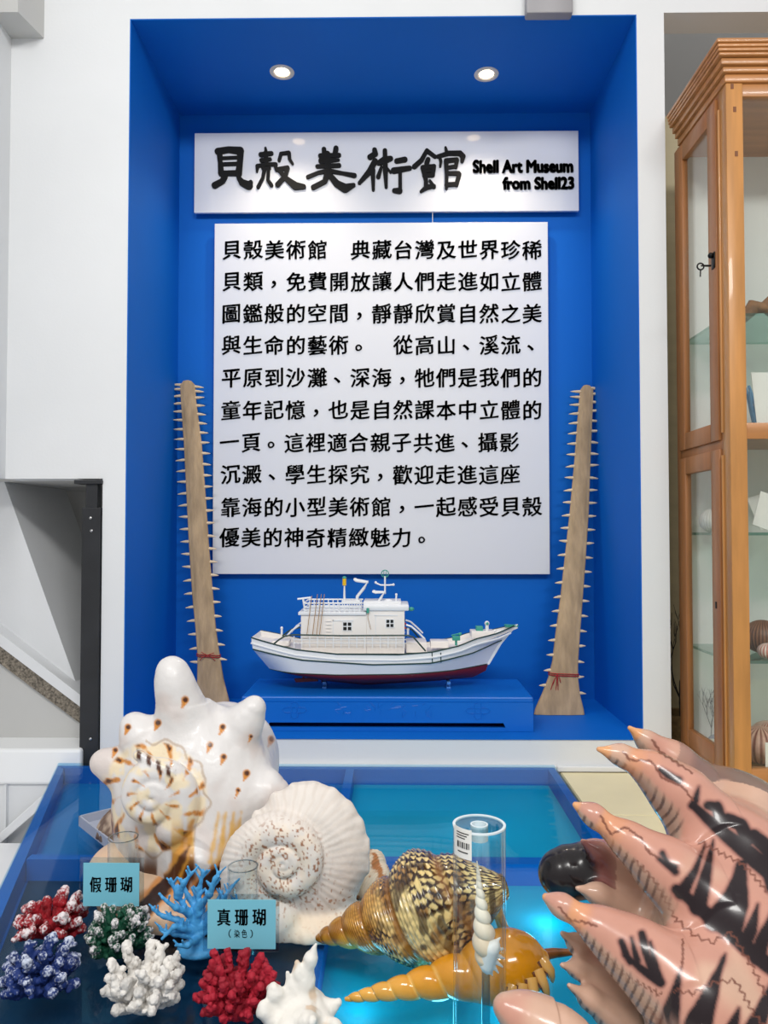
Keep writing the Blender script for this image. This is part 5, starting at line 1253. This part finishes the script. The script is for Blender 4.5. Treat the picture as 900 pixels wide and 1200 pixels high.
# ================================================================== NAME CARDS ON CLEAR TUBES
M['card'] = mat('pale_blue_card', (122, 194, 214), .35, .5)
M['sleeve'] = glass('clear_sleeve', (232, 240, 244))
M['tube_rim'] = glass('tube_rim', (190, 205, 210), 3)
M['rim'] = mat('polished_acrylic_edge', (222, 234, 238), .1, .6)
def name_card(label, text, sub, cx0, cx1, cy0, cy1, Y, sx0, sx1, sy0, sy1, tu0, tu1, tv, tilt):
    rT = (tu1-tu0)/2*mpp(Y+.03); pc = W((tu0+tu1)/2, tv, Y+.004+rT); yT = Y+.006+rT
    root = thing('name_card_stand', label, 'name card', (pc.x, yT, TZ+.0006))
    q = MB(root.location); zt = W((tu0+tu1)/2, tv, yT).z; z0 = TZ+.0006
    q.lathe([(rT, z0), (rT, zt), (rT-.002, zt), (rT-.002, z0)], 36, (pc.x, yT, 0), True); q.build('clear_tube', M['clear'], root, True)
    q = MB(root.location); q.lathe([(rT+.0002, zt-.0004), (rT+.0002, zt+.0006), (rT-.0022, zt+.0006), (rT-.0022, zt-.0004)], 36, (pc.x, yT, 0), True); q.build('polished_rim', M['tube_rim'], root, True)
    a = W(sx0, sy0, Y); c = W(sx1, sy1, Y)
    q = MB(root.location); q.box((a.x, Y+.0006, c.z), (c.x, Y+.0026, a.z), .0004); q.build('clear_sleeve', M['sleeve'], root)
    a = W(cx0, cy0, Y); c = W(cx1, cy1, Y)
    q = MB(root.location); q.box((a.x, Y-.0008, c.z), (c.x, Y+.0003, a.z)); cd_ = q.build('card', M['card'], root)
    for tx, b0, b1, v0, v1 in text:
        Lt = Letters(); n = len(tx); wv = (b1-b0)/n
        for i, ch in enumerate(tx):
            m_ = .12*wv
            put_bbox(Lt, ch, b0+wv*i+(m_ if ch not in '（）' else wv*.32), v0+(.5 if i % 2 else 0), b0+wv*(i+1)-(m_ if ch not in '（）' else wv*.32), v1, root, Y-.0012, .026 if v1-v0 > 12 else .006, .0001, .5)
        Lt.build('lettering', M['ink'], cd_)
name_card('pale blue card reading 假珊瑚 on a clear tube above the green coral', [('假珊瑚', 103, 157, 1027.5, 1046)], None, 98, 163, 1011, 1062, 1.285, 93.5, 168, 1005, 1068, 127, 161, 981, 0)
name_card('pale blue card reading 真珊瑚 with small brackets below, above the crimson coral', [('真珊瑚', 252, 314, 1065, 1085), ('（染色）', 265, 299, 1089, 1099)], None, 243.5, 323, 1054, 1112, 1.15, 238, 327, 1048, 1116, 267, 302, 1015, 0)

# ================================================================== WHITE SPINDLE SHELL IN A CLEAR TUBE
Yt = 1.0; kt = mpp(Yt); pt = W(561.5, 966, Yt); rT = 30.3*kt; zt = pt.z
root = thing('acrylic_tube', 'tall clear acrylic tube with a barcode sticker holding a white shell', 'display tube', (pt.x, Yt, TZ+.0006)); z0 = TZ+.0006
q = MB(root.location); q.lathe([(rT, z0), (rT, zt), (rT-.003, zt), (rT-.003, z0)], 64, (pt.x, Yt, 0), True); q.build('tube_wall', M['clear'], root, True)
q = MB(root.location); q.lathe([(rT-.0028, zt-.003), (rT-.0028, zt-.0005), (.011, zt-.0005), (.011, zt-.003)], 64, (pt.x, Yt, 0), True); q.build('top_cap', glass('cap_acrylic', (214, 234, 240)), root, True)
q = MB(root.location); q.lathe([(rT+.0003, zt-.0015), (rT+.0003, zt+.0006), (rT-.0032, zt+.0006), (rT-.0032, zt-.0015)], 64, (pt.x, Yt, 0), True); q.build('polished_rim', M['rim'], root, True)
q = MB(root.location); q.lathe([(.0115, zt-.02), (.0115, zt+.0005), (.0095, zt+.0005), (.0095, zt-.02)], 32, (pt.x, Yt, 0), True); q.build('cap_socket', M['rim'], root, True)
q = MB(root.location); q.tube([(pt.x+.008, Yt, z0), (pt.x+.008, Yt, W(572, 1139, Yt).z)], .0055, 16); q.build('support_rod', glass('rod_acrylic', (226, 240, 244), 2.5), root, True)
# sticker wrapped on the tube
def wrap(nm, m, u0, u1, v0, v1, r, par):
    a0_, a1_ = [math.asin(max(-1, min(1, (uu-561.5)*kt/rT))) for uu in (u0, u1)]; zA, zB = W(540, v0, Yt-.02).z, W(540, v1, Yt-.02).z
    V = []; n = 14
    for i in range(n+1):
        a = a0_+(a1_-a0_)*i/n
        for z in (zA, zB):
            for rr in (r, r+.0003): V.append((pt.x+rr*math.sin(a)-root.location.x, Yt-rr*math.cos(a)-root.location.y, z-root.location.z))
    Fc = []
    for i in range(n):
        o_ = 4*i; Fc += [(o_+1, o_+5, o_+7, o_+3), (o_, o_+2, o_+6, o_+4), (o_, o_+4, o_+5, o_+1), (o_+2, o_+3, o_+7, o_+6)]
    Fc += [(0, 1, 3, 2), (4*n, 4*n+2, 4*n+3, 4*n+1)]
    me = bpy.data.meshes.new(nm); me.from_pydata(V, [], Fc); return link(nm, me, m, par)
st_ = wrap('sticker', M['paper'], 532.5, 550, 969, 1004, rT+.0002, root)
for i in range(9):
    x = 535.5+i*1.45; wrap('barcode_bar', M['ink'], x, x+(.5 if i % 3 else .95), 985, 992, rT+.0006, st_)
for i in range(3): wrap('printed_line', M['ink'], 535, 547-2*i, 974+i*3, 975+i*3, rT+.0006, st_)
wrap('printed_line', M['ink'], 536, 546, 996, 997.2, rT+.0006, st_)
A = W(559, 1009, Yt); Bc = W(567.5, 1100, Yt)
prof = [(0, .0006), (.1, .0024), (.25, .0048), (.42, .0088), (.56, .0125), (.68, .0158), (.78, .0168), (.86, .015), (.93, .0105), (1, .005)]
V, Q, t, th, f, w, fr = tall_shell(A, Bc, .70, prof, 1.2, .16, .36, .6, 260, 80, .88, .5, hand=-1)
col = mix(np.tile(L3((250, 240, 222)), (len(V), 1)), np.tile(L3((226, 196, 160)), (len(V), 1)), sstep(.4, .8, pad2(t))*.8)
root = thing('spindle_shell', 'slender white spindle shell standing point up inside the clear tube', 'seashell', (V[:, 0].mean(), Yt, V[:, 2].min()))
npmesh('spiral_body', V, Q, M['shell_dry'], col, root.location, root)
M['lip_white'] = mat('white_shell_lip', (240, 238, 234), .4, .5)
d, e1, e2, Lx = fr; sd = SDF((pt.x-.03, Yt-.03, W(560, 1150, Yt).z), (pt.x+.034, Yt+.03, W(560, 1085, Yt).z), .0008)
sd.cone(PX(580, 1108, Yt-.009), PX(572, 1136, Yt-.004), 6*kt, 5*kt); sd.cone(PX(575, 1112, Yt-.008), PX(570, 1130, Yt-.004), 9*kt, 8*kt, .004)
for a, c in [((581, 1104), (586, 1099)), ((583, 1112), (590, 1112)), ((583, 1120), (591, 1123)), ((581, 1127), (589, 1133)), ((578, 1132), (584, 1140)), ((574, 1135), (577, 1143))]:
    sd.cone(PX(a[0], a[1], Yt-.007), PX(c[0], c[1], Yt-.005), 2.6*kt, 1.0*kt, .002)
V, Q = sd.mesh(); npmesh('spined_lip', V, Q, M['lip_white'], None, root.location, root)
